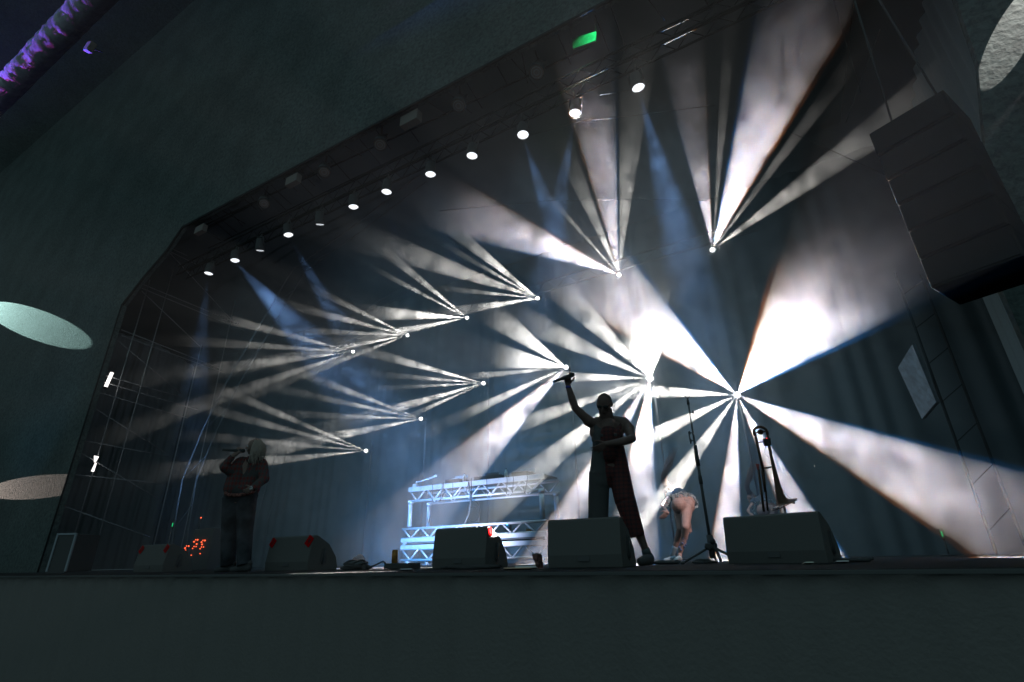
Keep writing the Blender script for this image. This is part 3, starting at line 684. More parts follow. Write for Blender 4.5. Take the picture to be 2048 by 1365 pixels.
P = atY(1058, 1067, Yt+.25); t = empty('amber_cup', (P.x, P.y, z0+.33)); tag(t, 'small amber cup standing on the lower deck of the truss table', 'cup')
MB().lathe([(0, .03), (P.z-z0-.36, .035), (P.z-z0-.30, .06), (P.z-z0-.27, .055)], (P.x, P.y, z0+.33), Vector((0, 0, 1)), 14).build('body', mat('amber_plastic', (.85, .48, .16), .4), t)
MB().lathe([(0, .062), (.012, .05)], (P.x, P.y, P.z+.06), Vector((0, 0, 1)), 14).build('lid', mat('amber_lid', (.9, .6, .3), .4), t)
# floor wash that lights the table blue
L0 = atD(722, 1112, 8.3); L0.z = .12
t = empty('floor_lamp', (L0.x, L0.y, 0)); tag(t, 'blue floor lamp hidden behind the heap of cable, lighting the truss table', 'floor lamp')
dd = (Vector(((xl+xr)/2-1.2, Yt+1.5, 1.3))-L0).normalized()
MB().lathe([(-.14, .05), (-.12, .08), (0, .09)], L0, dd, 16).build('housing', MT['black'], t)
MB().box((L0.x, L0.y, .03), (.2, .14, .06), bev=.01).build('base', MT['black'], t)
spot('floor_beam', L0+dd*.03, dd, R(62), 560, color=(.02, .36, 1), blend=1, parent=t)
for ch in t.children:
    if ch.type == 'LIGHT': falloff(ch.data, .25)
L0 = floor_at(905, 8.0, .12)  # added pale lamp, out of view, that brightens the table front
t = empty('floor_lamp', (L0.x, L0.y, 0)); tag(t, 'pale lamp added out of view behind the middle wedge monitors to light the front of the truss table', 'floor lamp')
dd = (Vector(((xl+xr)/2-.5, Yt, 1.0))-L0).normalized()
MB().lathe([(-.14, .05), (-.12, .08), (0, .09)], L0, dd, 16).build('housing', MT['black'], t)
MB().box((L0.x, L0.y, .03), (.2, .14, .06), bev=.01).build('base', MT['black'], t)
spot('floor_beam', L0+dd*.03, dd, R(65), 380, color=(.72, .76, 1), blend=1, parent=t)

# ================================================================ small things along the lip
def cyl(name, px, D, h, prof, m_, lab, cat, z=0):
    p = floor_at(px, D, z); t = empty(name, p); tag(t, lab, cat); MB().lathe(prof, p, Vector((0, 0, 1)), 20).build('body', m_, t); return t, p
h = .15
p0_ = floor_at(805, 5.6)
t = empty('stage_box', p0_); tag(t, 'flat black connector box lying at the lip under the drink can', 'stage box')
MB().box(p0_+Vector((0, 0, .035)), (.34, .2, .055), M=Matrix.Rotation(R(8), 3, 'Z'), bev=.006).build('casing', MT['blackrub'], t)
so = MB()
for i in range(6): so.lathe([(0, .014), (.01, .013)], p0_+Vector((-.12+i*.047, -.1+i*.0066, .035)), Vector((0, -1, 0)), 10)
so.build('sockets', MT['alu'], t)
for s in (-.14, .14): MB().box(p0_+Vector((s, 0, .004)), (.03, .1, .009)).build('foot', MT['blackrub'], t)
t, p = cyl('drink_can', 789, 5.6, h, [(0, .026), (.008, .033), (.12, .033), (.132, .028), (.136, .028)], mat('amber_can', (.55, .26, .07), .35, metal=.5, noise=.5, nscale=25), 'amber drink can standing on the flat black box at the lip', 'drink can', z=.0625)
MB().lathe([(0, .027), (.003, .024)], p+Vector((0, 0, .1365)), Vector((0, 0, 1)), 20).build('lid', MT['alu'], t)
def heap(name, px, D, wx, wy, hz, lab, seed, cat='cable heap', m_='cable', n=9):
    p = floor_at(px, D); random.seed(seed); m1 = MB()
    for i in range(n):
        a0 = random.uniform(0, 6.28); rr = random.uniform(.55, 1); pts = []
        for k in range(19):
            a = a0+k/18*6.28*random.uniform(.96, 1.0); e = rr*(1+.12*math.sin(3*a+i)); zz = .012+hz*(1-rr*.7)*(i+1)/n*(1+.3*math.sin(2*a+i))
            pts.append(p+Vector((math.cos(a)*wx*e, math.sin(a)*wy*e, max(.012, zz))))
        m1.path(pts, .011, 6)
    o = m1.build(name, MT[m_]); tag(o, lab, cat); return o
heap('cable_heap', 712, 5.9, .14, .16, .13, 'rounded heap of coiled black cable at the lip beside the far wedge', 1)
m1 = MB(); p = floor_at(712, 5.95)
m1.ball(p+Vector((0, 0, .01)), .16, (1, .9, .55)); m1 = m1.build('cloth_bundle', MT['drape']); tag(m1, 'crumpled black cloth bundle inside the heap of cable', 'cloth')
heap('cable_heap', 1325, 5.0, .15, .12, .035, 'low heap of black cable lying behind the foot of the man', 4)
heap('cable_heap', 1405, 4.9, .1, .1, .04, 'small heap of black cable at the foot of the microphone stand', 6, n=6)
heap('cable_heap', 940, 4.7, .3, .05, .03, 'flat loops of black cable before the wedge with the red side label', 8)
heap('cable_heap', 1690, 4.2, .2, .07, .025, 'flat loops of black cable at the near end of the lip', 9)
pts = [floor_at(x, 5.6, z) for x, z in ((740, .03), (752, .05), (766, .085), (778, .03), (790, .012))]
o = MB().path(pts, .009, 6).build('bent_bracket', MT['black']); tag(o, 'bent black metal bracket sticking up beside the amber can', 'bracket')
p = floor_at(733, 5.4); o = MB().box(p+Vector((0, 0, .03)), (.05, .06, .05), bev=.01).tube(p+Vector((.03, 0, .03)), p+Vector((.1, -.02, .03)), .012).build('plug', MT['blackrub']); tag(o, 'black plug connector lying between the cloth and the bent bracket', 'plug')
# crushed cup
p = floor_at(1079, 4.75); t = empty('paper_cup', p); tag(t, 'dark crumpled cup leaning against the wedge before the man', 'cup')
m1 = MB(); vs = []; random.seed(12); nn_ = 16
for i, (hh, rr) in enumerate([(0, .03), (.03, .036), (.06, .037), (.09, .045), (.118, .05)]):
    for j in range(nn_):
        a = 6.2832*j/nn_; r_ = rr*random.uniform(.82, 1.1)
        vs.append(p+Vector((math.cos(a)*r_+hh*-.22, math.sin(a)*r_, hh+.012*math.sin(a*2+i))))
m1.add(vs, [(i*nn_+j, i*nn_+(j+1) % nn_, (i+1)*nn_+(j+1) % nn_, (i+1)*nn_+j) for i in range(4) for j in range(nn_)]+[tuple(range(nn_))])
m1.build('body', mat('cup_paper', (.30, .14, .12), .6, noise=.7, nscale=30), t)
MB().path([p+Vector((math.cos(a)*.05-.026, math.sin(a)*.05, .12)) for a in [6.2832*i/20 for i in range(20)]], .003, 5, closed=True).build('rim', MT['white'], t)
# bright strips of tape and a metal plate at the lip
for i, (x0_, x1_, D, dz, mm, lab) in enumerate([(1008, 1062, 3.95, .006, (.9, .6, .4), 'longest strip of shiny tape on the lip between the two middle wedges'), (1030, 1072, 4.2, .006, (.9, .85, .8), 'middle strip of shiny tape on the deck between the two middle wedges'), (1030, 1070, 4.6, .006, (.85, .8, .8), 'farthest strip of shiny tape on the deck between the two middle wedges'), (803, 826, 4.6, .006, (.8, .85, .9), 'short strip of shiny tape on the deck below the flat black box'), (1603, 1620, 3.8, .006, (.95, .95, .8), 'short strip of shiny tape before the trombone wedge'), (1665, 1690, 4.0, .006, (.95, .95, .9), 'short strip of shiny tape at the near end of the lip')]):  # the longest strip's orange colour stands in for reflected orange light
    a_, b_ = floor_at(x0_, D), floor_at(x1_, D); c_ = (a_+b_)/2; u = (b_-a_); ang = math.atan2(u.y, u.x)
    o = MB().box(c_+Vector((0, 0, dz+.004)), (u.length, .05, .008), M=Matrix.Rotation(ang, 3, 'Z') @ Matrix.Rotation(R(-14), 3, 'X'), bev=.002).build('tape_strip', mat('tape%d' % i, mm, .25, metal=.8)); tag(o, lab, 'tape', 'shiny tape strips on the deck')

# ================================================================ microphone stand
p = floor_at(1425, 4.95); ztop_ = None
tp = atD(1376, 797, 4.95)
# vertical pole through the base: find the height whose picture row is 797
lo, hi = .5, 3
def row(P): v = P-CAM; return 682.5-FPX*v.dot(UPV)/v.dot(FWD)
for _ in range(40):
    mid = (lo+hi)/2
    if row(Vector((p.x, p.y, mid))) > 797: lo = mid
    else: hi = mid
H = lo
t = empty('microphone_stand', p); tag(t, 'tall thin black microphone stand with an empty round clip on top', 'microphone stand')
up = Vector((0, 0, 1))
MB().tube(p+up*.25, p+up*(H*.62), .0145, n=12).build('lower_tube', MT['black'], t)
MB().tube(p+up*(H*.6), p+up*(H-.03), .0095, n=12).build('upper_tube', MT['black'], t)
cl = MB().tube(p+up*(H*.56), p+up*(H*.66), .021, n=12).tube(p+up*(H*.66), p+up*(H*.69), .017, n=12); cl.build('clutch', MT['blackrub'], t)
MB().tube(p+up*(H*.45), p+up*(H*.50), .019, n=12).build('grip', MT['blackrub'], t)
MB().tube(p+up*(H-.07), p+up*(H-.02), .016, .012, n=12).build('swivel', MT['blackrub'], t)
for hh, s in ((.72, -1), (.77, -1), (.905, 1)):
    MB().tube(p+up*H*hh, p+up*H*hh+RGT*s*.035, .006).cap(p+up*H*hh+RGT*s*.036+up*-.01, p+up*H*hh+RGT*s*.036+up*.012, .009, .009).build('thumb_screw', MT['blackrub'], t)
MB().tube(p+up*H*.70-RGT*.04, p+up*H*.775-RGT*.045, .007).build('cable_clip', MT['blackrub'], t)
rc = p+up*(H+.028); ring = [rc+RGT*.024*math.cos(a)+up*.026*math.sin(a) for a in [R(115+310*i/16) for i in range(17)]]
MB().path(ring, .005, 6).tube(p+up*(H-.03), rc-up*.024, .008).build('clip', MT['blackrub'], t)
for k in range(3):
    a = R(200+120*k+15); e = p+Vector((math.cos(a)*.30, math.sin(a)*.30, .015)); MB().tube(p+up*.16, e, .012, .010).cap(e, e+Vector((math.cos(a)*.02, math.sin(a)*.02, 0)), .014, .014).build('leg', MT['black'], t)
MB().tube(p+up*.05, p+up*.26, .03, n=12).box(p+up*.16, (.1, .1, .05), bev=.01).build('hub', MT['black'], t)
o = MB(); o.path([p+up*.16+Vector((-.05+.02*i, -.04, -.02*(i % 3))) for i in range(6)]+[p+Vector((.08, -.05, .02))], .014, 6); o.ball(p+Vector((.03, -.05, .2)), .028)
o = o.build('cable_bundle', MT['cable']); tag(o, 'bunched black cable tied round the foot of the microphone stand', 'cable bundle')

# ================================================================ trombone on its stand
DT = 4.78
def T(x, y, dd=0): return atV(x, y, DT-.12+dd)
t = empty('trombone', T(1568, 1010)); tag(t, 'upright trombone standing bell down behind a wedge monitor, nearly black against the beams', 'trombone')
r = .012
U = [T(1511, 872), T(1508, 866), T(1508, 861), T(1511, 857), T(1516, 855), T(1521, 854.5), T(1527, 856), T(1532, 860), T(1534.5, 865), T(1535, 870)]
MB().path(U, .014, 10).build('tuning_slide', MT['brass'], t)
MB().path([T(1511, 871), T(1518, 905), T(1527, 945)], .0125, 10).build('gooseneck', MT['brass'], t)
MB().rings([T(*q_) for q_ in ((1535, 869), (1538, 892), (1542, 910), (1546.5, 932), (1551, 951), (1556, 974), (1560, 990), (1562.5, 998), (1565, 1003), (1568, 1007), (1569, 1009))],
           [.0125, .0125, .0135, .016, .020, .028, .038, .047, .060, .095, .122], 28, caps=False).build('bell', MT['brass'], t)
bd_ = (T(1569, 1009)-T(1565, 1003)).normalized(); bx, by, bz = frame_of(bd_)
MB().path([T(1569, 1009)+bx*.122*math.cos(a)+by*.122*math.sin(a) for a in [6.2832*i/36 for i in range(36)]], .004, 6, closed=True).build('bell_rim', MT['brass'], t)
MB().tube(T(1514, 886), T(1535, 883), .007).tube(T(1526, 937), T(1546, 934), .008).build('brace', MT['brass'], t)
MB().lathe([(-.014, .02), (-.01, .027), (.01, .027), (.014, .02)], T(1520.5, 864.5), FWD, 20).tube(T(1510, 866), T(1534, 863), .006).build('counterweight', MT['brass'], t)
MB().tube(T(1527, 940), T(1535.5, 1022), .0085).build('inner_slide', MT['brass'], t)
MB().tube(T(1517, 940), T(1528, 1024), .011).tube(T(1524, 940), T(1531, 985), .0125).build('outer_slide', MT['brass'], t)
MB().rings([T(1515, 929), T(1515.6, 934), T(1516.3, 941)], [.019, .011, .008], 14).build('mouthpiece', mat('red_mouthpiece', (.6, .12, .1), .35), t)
o = T(1532, 883.5)
bxm = Matrix((RGT, FWD, UPV)).transposed()
t2 = empty('transmitter', o); tag(t2, 'small black radio transmitter box with a red light clipped to the trombone', 'transmitter')
MB().box(o-FWD*.02, (.068, .03, .075), M=bxm @ Matrix.Rotation(R(-6), 3, 'Y'), bev=.006).build('body', MT['blackrub'], t2)
MB().tube(T(1528, 877), T(1526, 867), .0025).build('antenna', MT['blackrub'], t2)
MB().ball(T(1533.5, 877, -.04), .0042).build('light', emit('red_led', (1, .03, .03), 2.5), t2)
MB().path([T(1532, 892), T(1529, 900), T(1530, 908), T(1536, 914), T(1539, 918)], .002, 5).path([T(1562, 974, -.02), T(1571, 989, -.02), T(1581, 997, -.02), T(1590, 1004, -.02)], .002, 5).build('lead', MT['cable'], t2)
MB().cap(T(1583, 1005, -.03), T(1588, 1006, -.03), .01, .01).build('clip_microphone', MT['blackrub'], t2)
bb = T(1569, 1012); fl = Vector((bb.x, bb.y, 0))
t3 = empty('trombone_stand', fl); tag(t3, 'black peg stand carrying the trombone behind the wedge', 'instrument stand')
MB().tube(fl+Vector((0, 0, .1)), T(1566, 1004), .01).build('post', MT['black'], t3)
for k in range(3):
    a = R(30+120*k); MB().tube(fl+Vector((0, 0, .2)), fl+Vector((math.cos(a)*.22, math.sin(a)*.22, .01)), .009).build('leg', MT['black'], t3)

# ================================================================ other gear half lost in the dark
# cluster of orange-red indicator lamps on a rack
P = floor_at(388, 9.3); t = empty('equipment_rack', P); tag(t, 'black equipment rack covered with glowing orange red dots behind the far wedge', 'equipment rack')
MB().box(P+Vector((0, .3, .36)), (.62, .5, .72), bev=.015).build('cabinet', MT['black'], t)
dots = [(1672, 218), (1830, 232), (1757, 268), (1768, 316), (1652, 308), (1596, 258), (1480, 353), (1402, 395), (1410, 443), (1444, 502), (1398, 500), (1564, 404), (1640, 362), (1596, 360), (1800, 372), (1756, 372), (1726, 410), (1534, 548), (1726, 514), (1434, 350), (1632, 216), (1788, 228)]
for i, (dx, dy) in enumerate(dots):
    q_ = atY(240+dx/10.78, 1060+dy/10.78, P.y+.04)
    MB().ball(q_, .014 if i < 9 else .010, seg=8).build('indicator', emit('orange_led', (1, .12, .04), 2.0) if i == 0 else bpy.data.materials['orange_led'], t)
P2 = atY(402, 1036, P.y+.1); t = empty('small_lamp', (P2.x, P2.y, P2.z)); tag(t, 'single tiny orange light hanging above the rack with glowing dots', 'indicator light')
MB().ball(P2, .013, seg=8).build('lamp', bpy.data.materials['orange_led'], t)
MB().tube((P2.x, P2.y, .72), (P2.x, P2.y, P2.z-.012), .008).build('stem', MT['black'], t)
# pale frame of a case at the far end
c = [floor_at(98, 9.2), floor_at(128, 9.2)]
def vpt(x, y, D): return atD(x, y, D)
t = empty('flight_case', floor_at(115, 9.0)); tag(t, 'dark upright flight case with pale metal edges at the far end of the stage', 'flight case')
pA, pB = floor_at(95, 9.0), floor_at(132, 9.0); u = (pB-pA).normalized(); w_ = (pB-pA).length; hC = .62
bk_ = Vector((-u.y, u.x, 0))
Mx = Matrix((u, bk_, Vector((0, 0, 1)))).transposed()
MB().box((pA+pB)/2+bk_*.3+Vector((0, 0, hC/2+.03)), (w_, .6, hC), M=Mx, bev=.01).build('casing', MT['black'], t)
ed = MB()
for q_ in (pA, pB): ed.box(q_+Vector((0, 0, hC/2+.03)), (.03, .03, hC), M=Mx)
ed.box((pA+pB)/2+Vector((0, 0, hC+.03)), (w_+.03, .03, .03), M=Mx); ed.build('edges', mat('dull_alu_edge', (.5, .55, .6), .5), t)
MB().box((pA+pB)/2+Vector((0, 0, .02)), (w_, .05, .03), M=Mx).build('base', MT['black'], t)

# ================================================================ people
def hand(mb, W, d, n, side, curl, s=1.0, thumb=.5):
    d = d.normalized(); n = (n-d*n.dot(d)).normalized(); side = (side-d*side.dot(d)-n*side.dot(n)).normalized()
    for i in range(4):
        off = (1.5-i)*.020*s; kn = W+d*(.082-.004*abs(i-1))*s+side*off
        mb.cap(W+d*.01*s+side*off*.55, kn, .017*s, .0115*s, 8)
        ln = [(.045, .027, .022), (.049, .030, .023), (.045, .028, .022), (.036, .022, .020)][i]; a = 0; p = kn
        for k in range(3):
            a += curl[i]*(1, 1.1, .8)[k]; q = p+(d*math.cos(a)+n*math.sin(a)+side*(.05*(1.5-i)*(0 if curl[i] > .6 else 1))).normalized()*ln[k]*s
            mb.cap(p, q, (.0095-.001*k)*s, (.0088-.001*k)*s, 8); p = q
    p = W+d*.018*s+side*.028*s
    for k, (l_, rr) in enumerate(((.040, .0125), (.031, .0105), (.026, .0095))):
        dv_ = (d*(.62+.12*k)+side*(.75-.3*k)+n*thumb*(.5+.6*k)).normalized(); q = p+dv_*l_*s; mb.cap(p, q, rr*s, (rr-.0012)*s, 8); p = q
def head(mb, C, f, up, s=1.0):
    f = f.normalized(); up = (up-f*up.dot(f)).normalized(); sd = f.cross(up); M = Matrix((sd, f, up)).transposed()
    mb.ball(C+up*.02*s, .098*s, (.80, .98, .98), M=M, seg=20)
    mb.ball(C-up*.045*s+f*.022*s, .068*s, (.90, 1.0, .98), M=M, seg=16)
    mb.ball(C-up*.098*s+f*.058*s, .024*s, (1.1, .8, .8), M=M)                      # chin
    mb.cap(C+up*.012*s+f*.088*s, C-up*.026*s+f*.112*s, .009*s, .014*s, 8)            # nose
    for k in (-1, 1):
        mb.ball(C-up*.028*s+f*.100*s+sd*.012*k*s, .009*s)
        mb.cap(C+up*.030*s+f*.086*s+sd*.012*k*s, C+up*.026*s+f*.072*s+sd*.052*k*s, .010*s, .008*s, 8)   # brow
        mb.ball(C-up*.022*s+f*.062*s+sd*.042*k*s, .026*s, (.9, .8, 1), M=M)          # cheek
        mb.ball(C+sd*.083*k*s-up*.002*s-f*.005*s, .028*s, (.32, .7, 1.15), M=M)      # ear
    mb.cap(C-up*.058*s+f*.090*s-sd*.02*s, C-up*.058*s+f*.090*s+sd*.02*s, .0085*s, .0085*s, 8)
    mb.cap(C-up*.069*s+f*.086*s-sd*.016*s, C-up*.069*s+f*.086*s+sd*.016*s, .0085*s, .0085*s, 8)
    return sd, f, up
def eyes(C, f, up, parent, s=1.0):
    f = f.normalized(); up = (up-f*up.dot(f)).normalized(); sd = f.cross(up)
    for k in (-1, 1): MB().ball(C+up*.008*s+f*.078*s+sd*.031*k*s, .0135*s).build('eye', MT['white'], parent)
def shoe(mb, heel, toe, r=.045, hh=.09):
    d = (toe-heel).normalized(); mb.cap(heel+Vector((0, 0, r*.9)), toe+Vector((0, 0, r*.62)), r, r*.72, 12)
    mb.cap(heel+Vector((0, 0, hh)), heel+d*.05+Vector((0, 0, r)), r*.92, r, 12); mb.cap(heel+d*.06+Vector((0, 0, r)), toe+Vector((0, 0, r*.5)), r*1.02, r*.72, 12)
Up = Vector((0, 0, 1))

# ---- the man with one arm raised
DM = 5.3
def Q(x, y, D=DM): return atV(x, y, D-.3)
man = empty('person', floor_at(1240, DM-.3)); tag(man, 'person in two-tone dungarees and sunglasses, one arm raised holding a microphone', 'person')
b = MB(); C = Q(1209, 809, 5.2); hf = (-FWD*.9-RGT*.38-UPV*.28); hup = UPV+RGT*-.04
sd, hf, hup = head(b, C, hf, hup, .98)
b.cap(Q(1211, 824, 5.24), Q(1214, 842, 5.3), .073, .080)                      # neck
b.cap(Q(1213, 840, 5.3), Q(1192, 846, 5.3), .055, .062); b.cap(Q(1215, 840, 5.3), Q(1243, 846, 5.3), .055, .066)
b.cap(Q(1200, 860), Q(1202, 900), .088, .082); b.cap(Q(1232, 860), Q(1231, 900), .092, .080); b.cap(Q(1217, 855, 5.26), Q(1217, 905, 5.27), .10, .09)
b.cap(Q(1203, 905), Q(1203, 940), .085, .10); b.cap(Q(1232, 905), Q(1236, 940), .085, .10); b.cap(Q(1205, 942), Q(1235, 942), .105, .105)
# raised arm
b.cap(Q(1190, 848, 5.3), Q(1176, 843, 5.27), .064, .055); b.cap(Q(1178, 843, 5.27), Q(1150, 816, 5.24), .056, .040)
b.cap(Q(1150, 816, 5.24), Q(1144, 797, 5.22), .041, .041); b.cap(Q(1144, 797, 5.22), Q(1136, 771, 5.2), .041, .026)
b.cap(Q(1192, 852), Q(1190, 866), .055, .06)
hand(b, Q(1136, 769, 5.2), UPV*1-RGT*.1, -FWD, RGT, [.06, 1.25, 1.3, 1.3], 1.0, .8)
# bent arm
b.cap(Q(1246, 846, 5.3), Q(1258, 858, 5.26), .068, .060); b.cap(Q(1256, 856, 5.26), Q(1264, 878, 5.14), .058, .042)
b.cap(Q(1264, 878, 5.13), Q(1240, 885, 5.05), .044, .042); b.cap(Q(1240, 885, 5.05), Q(1213, 888, 5.03), .041, .028)
hand(b, Q(1213, 888, 5.03), -RGT*1-UPV*.65+FWD*.1, FWD, UPV, [.28, .32, .36, .4], 1.0, .4)
# legs
lA, lB = floor_at(1194, 5.08), floor_at(1294, 4.9)
b.cap(Q(1201, 945), Q(1196, 1040, 5.32), .09, .065); b.cap(Q(1196, 1040, 5.32), Vector((lA.x, lA.y, .10)), .058, .038)
b.cap(Q(1238, 945), Q(1256, 1018, 5.22), .09, .062); b.cap(Q(1256, 1018, 5.22), Q(1280, 1072, 5.22), .058, .046); b.cap(Q(1280, 1072, 5.22), Q(1293, 1106, 5.22), .045, .031)
b.build('body', MT['skin'], man, remesh=.0055)
# dungarees: plaid on one side, black on the other
pm = bpy.data.materials.new('two_tone_dungarees'); pm.use_nodes = True; nt = pm.node_tree; bs_ = nt.nodes['Principled BSDF']; bs_.inputs['Roughness'].default_value = .9
tc = nt.nodes.new('ShaderNodeTexCoord'); sx = nt.nodes.new('ShaderNodeSeparateXYZ'); nt.links.new(tc.outputs['Object'], sx.inputs[0])
def mth(op, a, b_=None):
    n_ = nt.nodes.new('ShaderNodeMath'); n_.operation = op
    for i_, v in enumerate((a, b_)):
        if v is None: continue
        if isinstance(v, (int, float)): n_.inputs[i_].default_value = v
        else: nt.links.new(v, n_.inputs[i_])
    return n_.outputs[0]
ca = mth('GREATER_THAN', mth('FRACT', mth('MULTIPLY', sx.outputs[0], 24)), .62); cb = mth('GREATER_THAN', mth('FRACT', mth('MULTIPLY', sx.outputs[2], 24)), .62)
pl = mth('ADD', mth('MULTIPLY', ca, .5), mth('MULTIPLY', cb, .5))
mx = nt.nodes.new('ShaderNodeMix'); mx.data_type = 'RGBA'; nt.links.new(pl, mx.inputs[0]); mx.inputs[6].default_value = (.13, .035, .033, 1); mx.inputs[7].default_value = (.05, .03, .033, 1)
mid = Q(1219, 940); x0m = mid.x
half = mth('GREATER_THAN', mth('ADD', sx.outputs[0], mth('MULTIPLY', sx.outputs[2], .0)), x0m-man.location.x if False else x0m)
mx2 = nt.nodes.new('ShaderNodeMix'); mx2.data_type = 'RGBA'; nt.links.new(half, mx2.inputs[0]); mx2.inputs[6].default_value = (.10, .10, .10, 1); nt.links.new(mx.outputs[2], mx2.inputs[7]); nt.links.new(mx2.outputs[2], bs_.inputs['Base Color'])
b = MB()
b.cap(Q(1202, 872, 5.27), Q(1202, 905, 5.3), .090, .090); b.cap(Q(1228, 872, 5.27), Q(1231, 905, 5.3), .088, .088); b.cap(Q(1217, 868, 5.22), Q(1217, 908, 5.24), .092, .10)
b.cap(Q(1202, 905), Q(1201, 945), .094, .112); b.cap(Q(1233, 905), Q(1238, 945), .092, .112); b.cap(Q(1205, 945), Q(1237, 948), .112, .112)
b.tube(Q(1199, 945, 5.3), Q(1197, 1000, 5.32), .112, .105, n=20); b.tube(Q(1197, 998, 5.32), Q(1196, 1078, 5.33), .105, .098, n=20); b.cap(Q(1198, 990, 5.32), Q(1197, 1005, 5.32), .10, .10)
b.tube(Q(1238, 947, 5.3), Q(1251, 1005, 5.22), .112, .105, n=20); b.cap(Q(1250, 998, 5.23), Q(1254, 1012, 5.22), .10, .10); b.tube(Q(1252, 1006, 5.22), Q(1273.5, 1074, 5.2), .104, .080, n=20)
b.cap(Q(1192, 850, 5.29), Q(1197, 872, 5.2), .040, .03); b.cap(Q(1191, 848, 5.33), Q(1192, 880, 5.42), .045, .05); b.cap(Q(1196, 868, 5.21), Q(1201, 884, 5.2), .05, .06)   # straps
b.cap(Q(1241, 846, 5.3), Q(1236, 862, 5.2), .034, .028); b.cap(Q(1236, 862, 5.19), Q(1231, 884, 5.19), .028, .05); b.cap(Q(1240, 845, 5.33), Q(1232, 880, 5.42), .034, .05)
b.cap(Q(1203, 895), Q(1200, 965, 5.3), .088, .113); b.cap(Q(1232, 895), Q(1242, 965, 5.28), .088, .112)
b.build('dungarees', pm, man, remesh=.008, smooth=9)
for xb, yb in ((1203, 871), (1231, 870)): MB().box(Q(xb, yb, 5.135), (.03, .012, .03), M=bxm, bev=.004).build('buckle', MT['black'], man)
b = MB(); shoe(b, lA+Vector((0, .05, 0)), lA+Vector((.02, -.14, 0)), .046, .1); b.build('shoe', MT['blackrub'], man, remesh=.006)
b = MB(); hl = floor_at(1298, 4.94); tt = floor_at(1280, 4.74)
b.cap(Q(1293.5, 1106, 5.22), hl+Up*.055, .037, .05, 12); b.cap(hl+Up*.06, tt+Up*.035, .05, .038, 12); b.cap(hl+Up*.035+(hl-tt).normalized()*.01, tt+Up*.03, .038, .034, 12)
b.cap(hl+Up*.07, hl+Up*.03+(tt-hl)*.3, .045, .045); b.build('shoe', MT['blackrub'], man, remesh=.006)
MB().rings([Q(1290, 1098, 5.22), Q(1292, 1102, 5.22), Q(1293.5, 1108, 5.22)], [.039, .042, .044], 16).build('sock', MT['drape'], man)
g_ = MB(); lc = [C+hup*.010+hf*.096+sd*.034*k for k in (-1, 1)]
for q_ in lc: g_.ball(q_*1, .027, (1, .35, .72), M=Matrix((sd, hf, hup)).transposed(), seg=14)
g_.tube(lc[0], lc[1], .004)
for k in (-1, 1): g_.tube(C+hup*.014+hf*.088+sd*.058*k, C+hup*.008-hf*.005+sd*.076*k, .0035)
g_.build('sunglasses', mat('dark_glasses', (.04, .04, .04), .15, spec=.6), man)
hr = MB(); Mh = Matrix((sd, hf, hup)).transposed(); hr.ball(C+hup*.024-hf*.012, 0.098*.98, (.82, .98, .98), M=Mh, seg=20)
for k in (-1, 1): hr.ball(C+hup*.012-hf*.035+sd*.060*k, .028, (.5, .9, 1), M=Mh)
hr.build('hair', mat('cropped_hair', (.14, .11, .10), .9, bump=.5, bscale=200), man, remesh=.006)
MB().rings([Q(1136.5, 777, 5.2), Q(1136.8, 773.5, 5.2)], [.031, .030], 16).build('wristband', mat('blue_wristband', (.1, .12, .6), .5), man)
ms, me_ = Q(1107, 764, 5.13), Q(1142, 751, 5.13)
t = empty('microphone', (ms+me_)/2); tag(t, 'black hand microphone held level in the raised hand of the man', 'microphone')
dv = (me_-ms).normalized(); Lm = (me_-ms).length
MB().lathe([(0, .012), (.01, .0145), (Lm*.6, .017), (Lm-.01, .021)], ms, dv, 16).build('handle', MT['blackrub'], t)
MB().lathe([(-.012, .007), (0, .008)], ms, dv, 10).build('aerial', MT['black'], t)
MB().ball(ms+dv*(Lm+.014), .027, seg=16).build('grille_ball', MT['grille'], t)

# ---- singer with pale hair, far end
DS = 6.45
def S(x, y, D=DS): return atV(x, y, D-.1)
sg = empty('person', floor_at(473, DS)); tag(sg, 'person with long pale hair in a dark red checked jacket, singing into a microphone', 'person')
b = MB(); C2 = S(509, 894, 6.4); f2 = (-RGT*.93-FWD*.3+UPV*.15)
sd2, f2, up2 = head(b, C2, f2, UPV+RGT*.12, .90)
b.cap(S(511, 908), S(506, 922), .05, .056); b.cap(S(488, 930), S(522, 928), .07, .075)
b.cap(S(492, 935), S(488, 985), .12, .10); b.cap(S(515, 935), S(497, 985), .11, .10); b.cap(S(474, 998), S(492, 998), .11, .11)
b.cap(S(486, 926, 6.42), S(462, 938, 6.35), .055, .047); b.cap(S(462, 938, 6.35), S(446, 932, 6.28), .047, .04); b.cap(S(445, 931, 6.28), S(470, 909, 6.3), .040, .026)
hand(b, S(470, 910, 6.3), RGT*.5+UPV*.6, RGT*.2-UPV*.3+FWD*.9, -RGT+UPV*.3, [1.0, 1.1, 1.15, 1.2], .95, .8)
b.cap(S(524, 930, 6.42), S(530, 958, 6.36), .055, .045); b.cap(S(530, 958, 6.36), S(504, 978, 6.22), .043, .03)
hand(b, S(505, 977, 6.22), -RGT-UPV*.5, FWD, UPV, [.3, .35, .4, .45], .92, .4)
fA, fB = floor_at(456, 6.4), floor_at(488, 6.25)
b.cap(S(468, 1000), S(460, 1065, 6.47), .09, .06); b.cap(S(460, 1065, 6.47), fA+Up*.1, .056, .038); b.cap(S(492, 1000), S(489, 1065, 6.4), .09, .06); b.cap(S(489, 1065, 6.4), fB+Up*.1, .056, .038)
b.build('body', mat('fair_skin', (.36, .24, .20), .55), sg, remesh=.006)
jm = bpy.data.materials.new('red_checked_jacket'); jm.use_nodes = True; nt = jm.node_tree; bs_ = nt.nodes['Principled BSDF']; bs_.inputs['Roughness'].default_value = .9
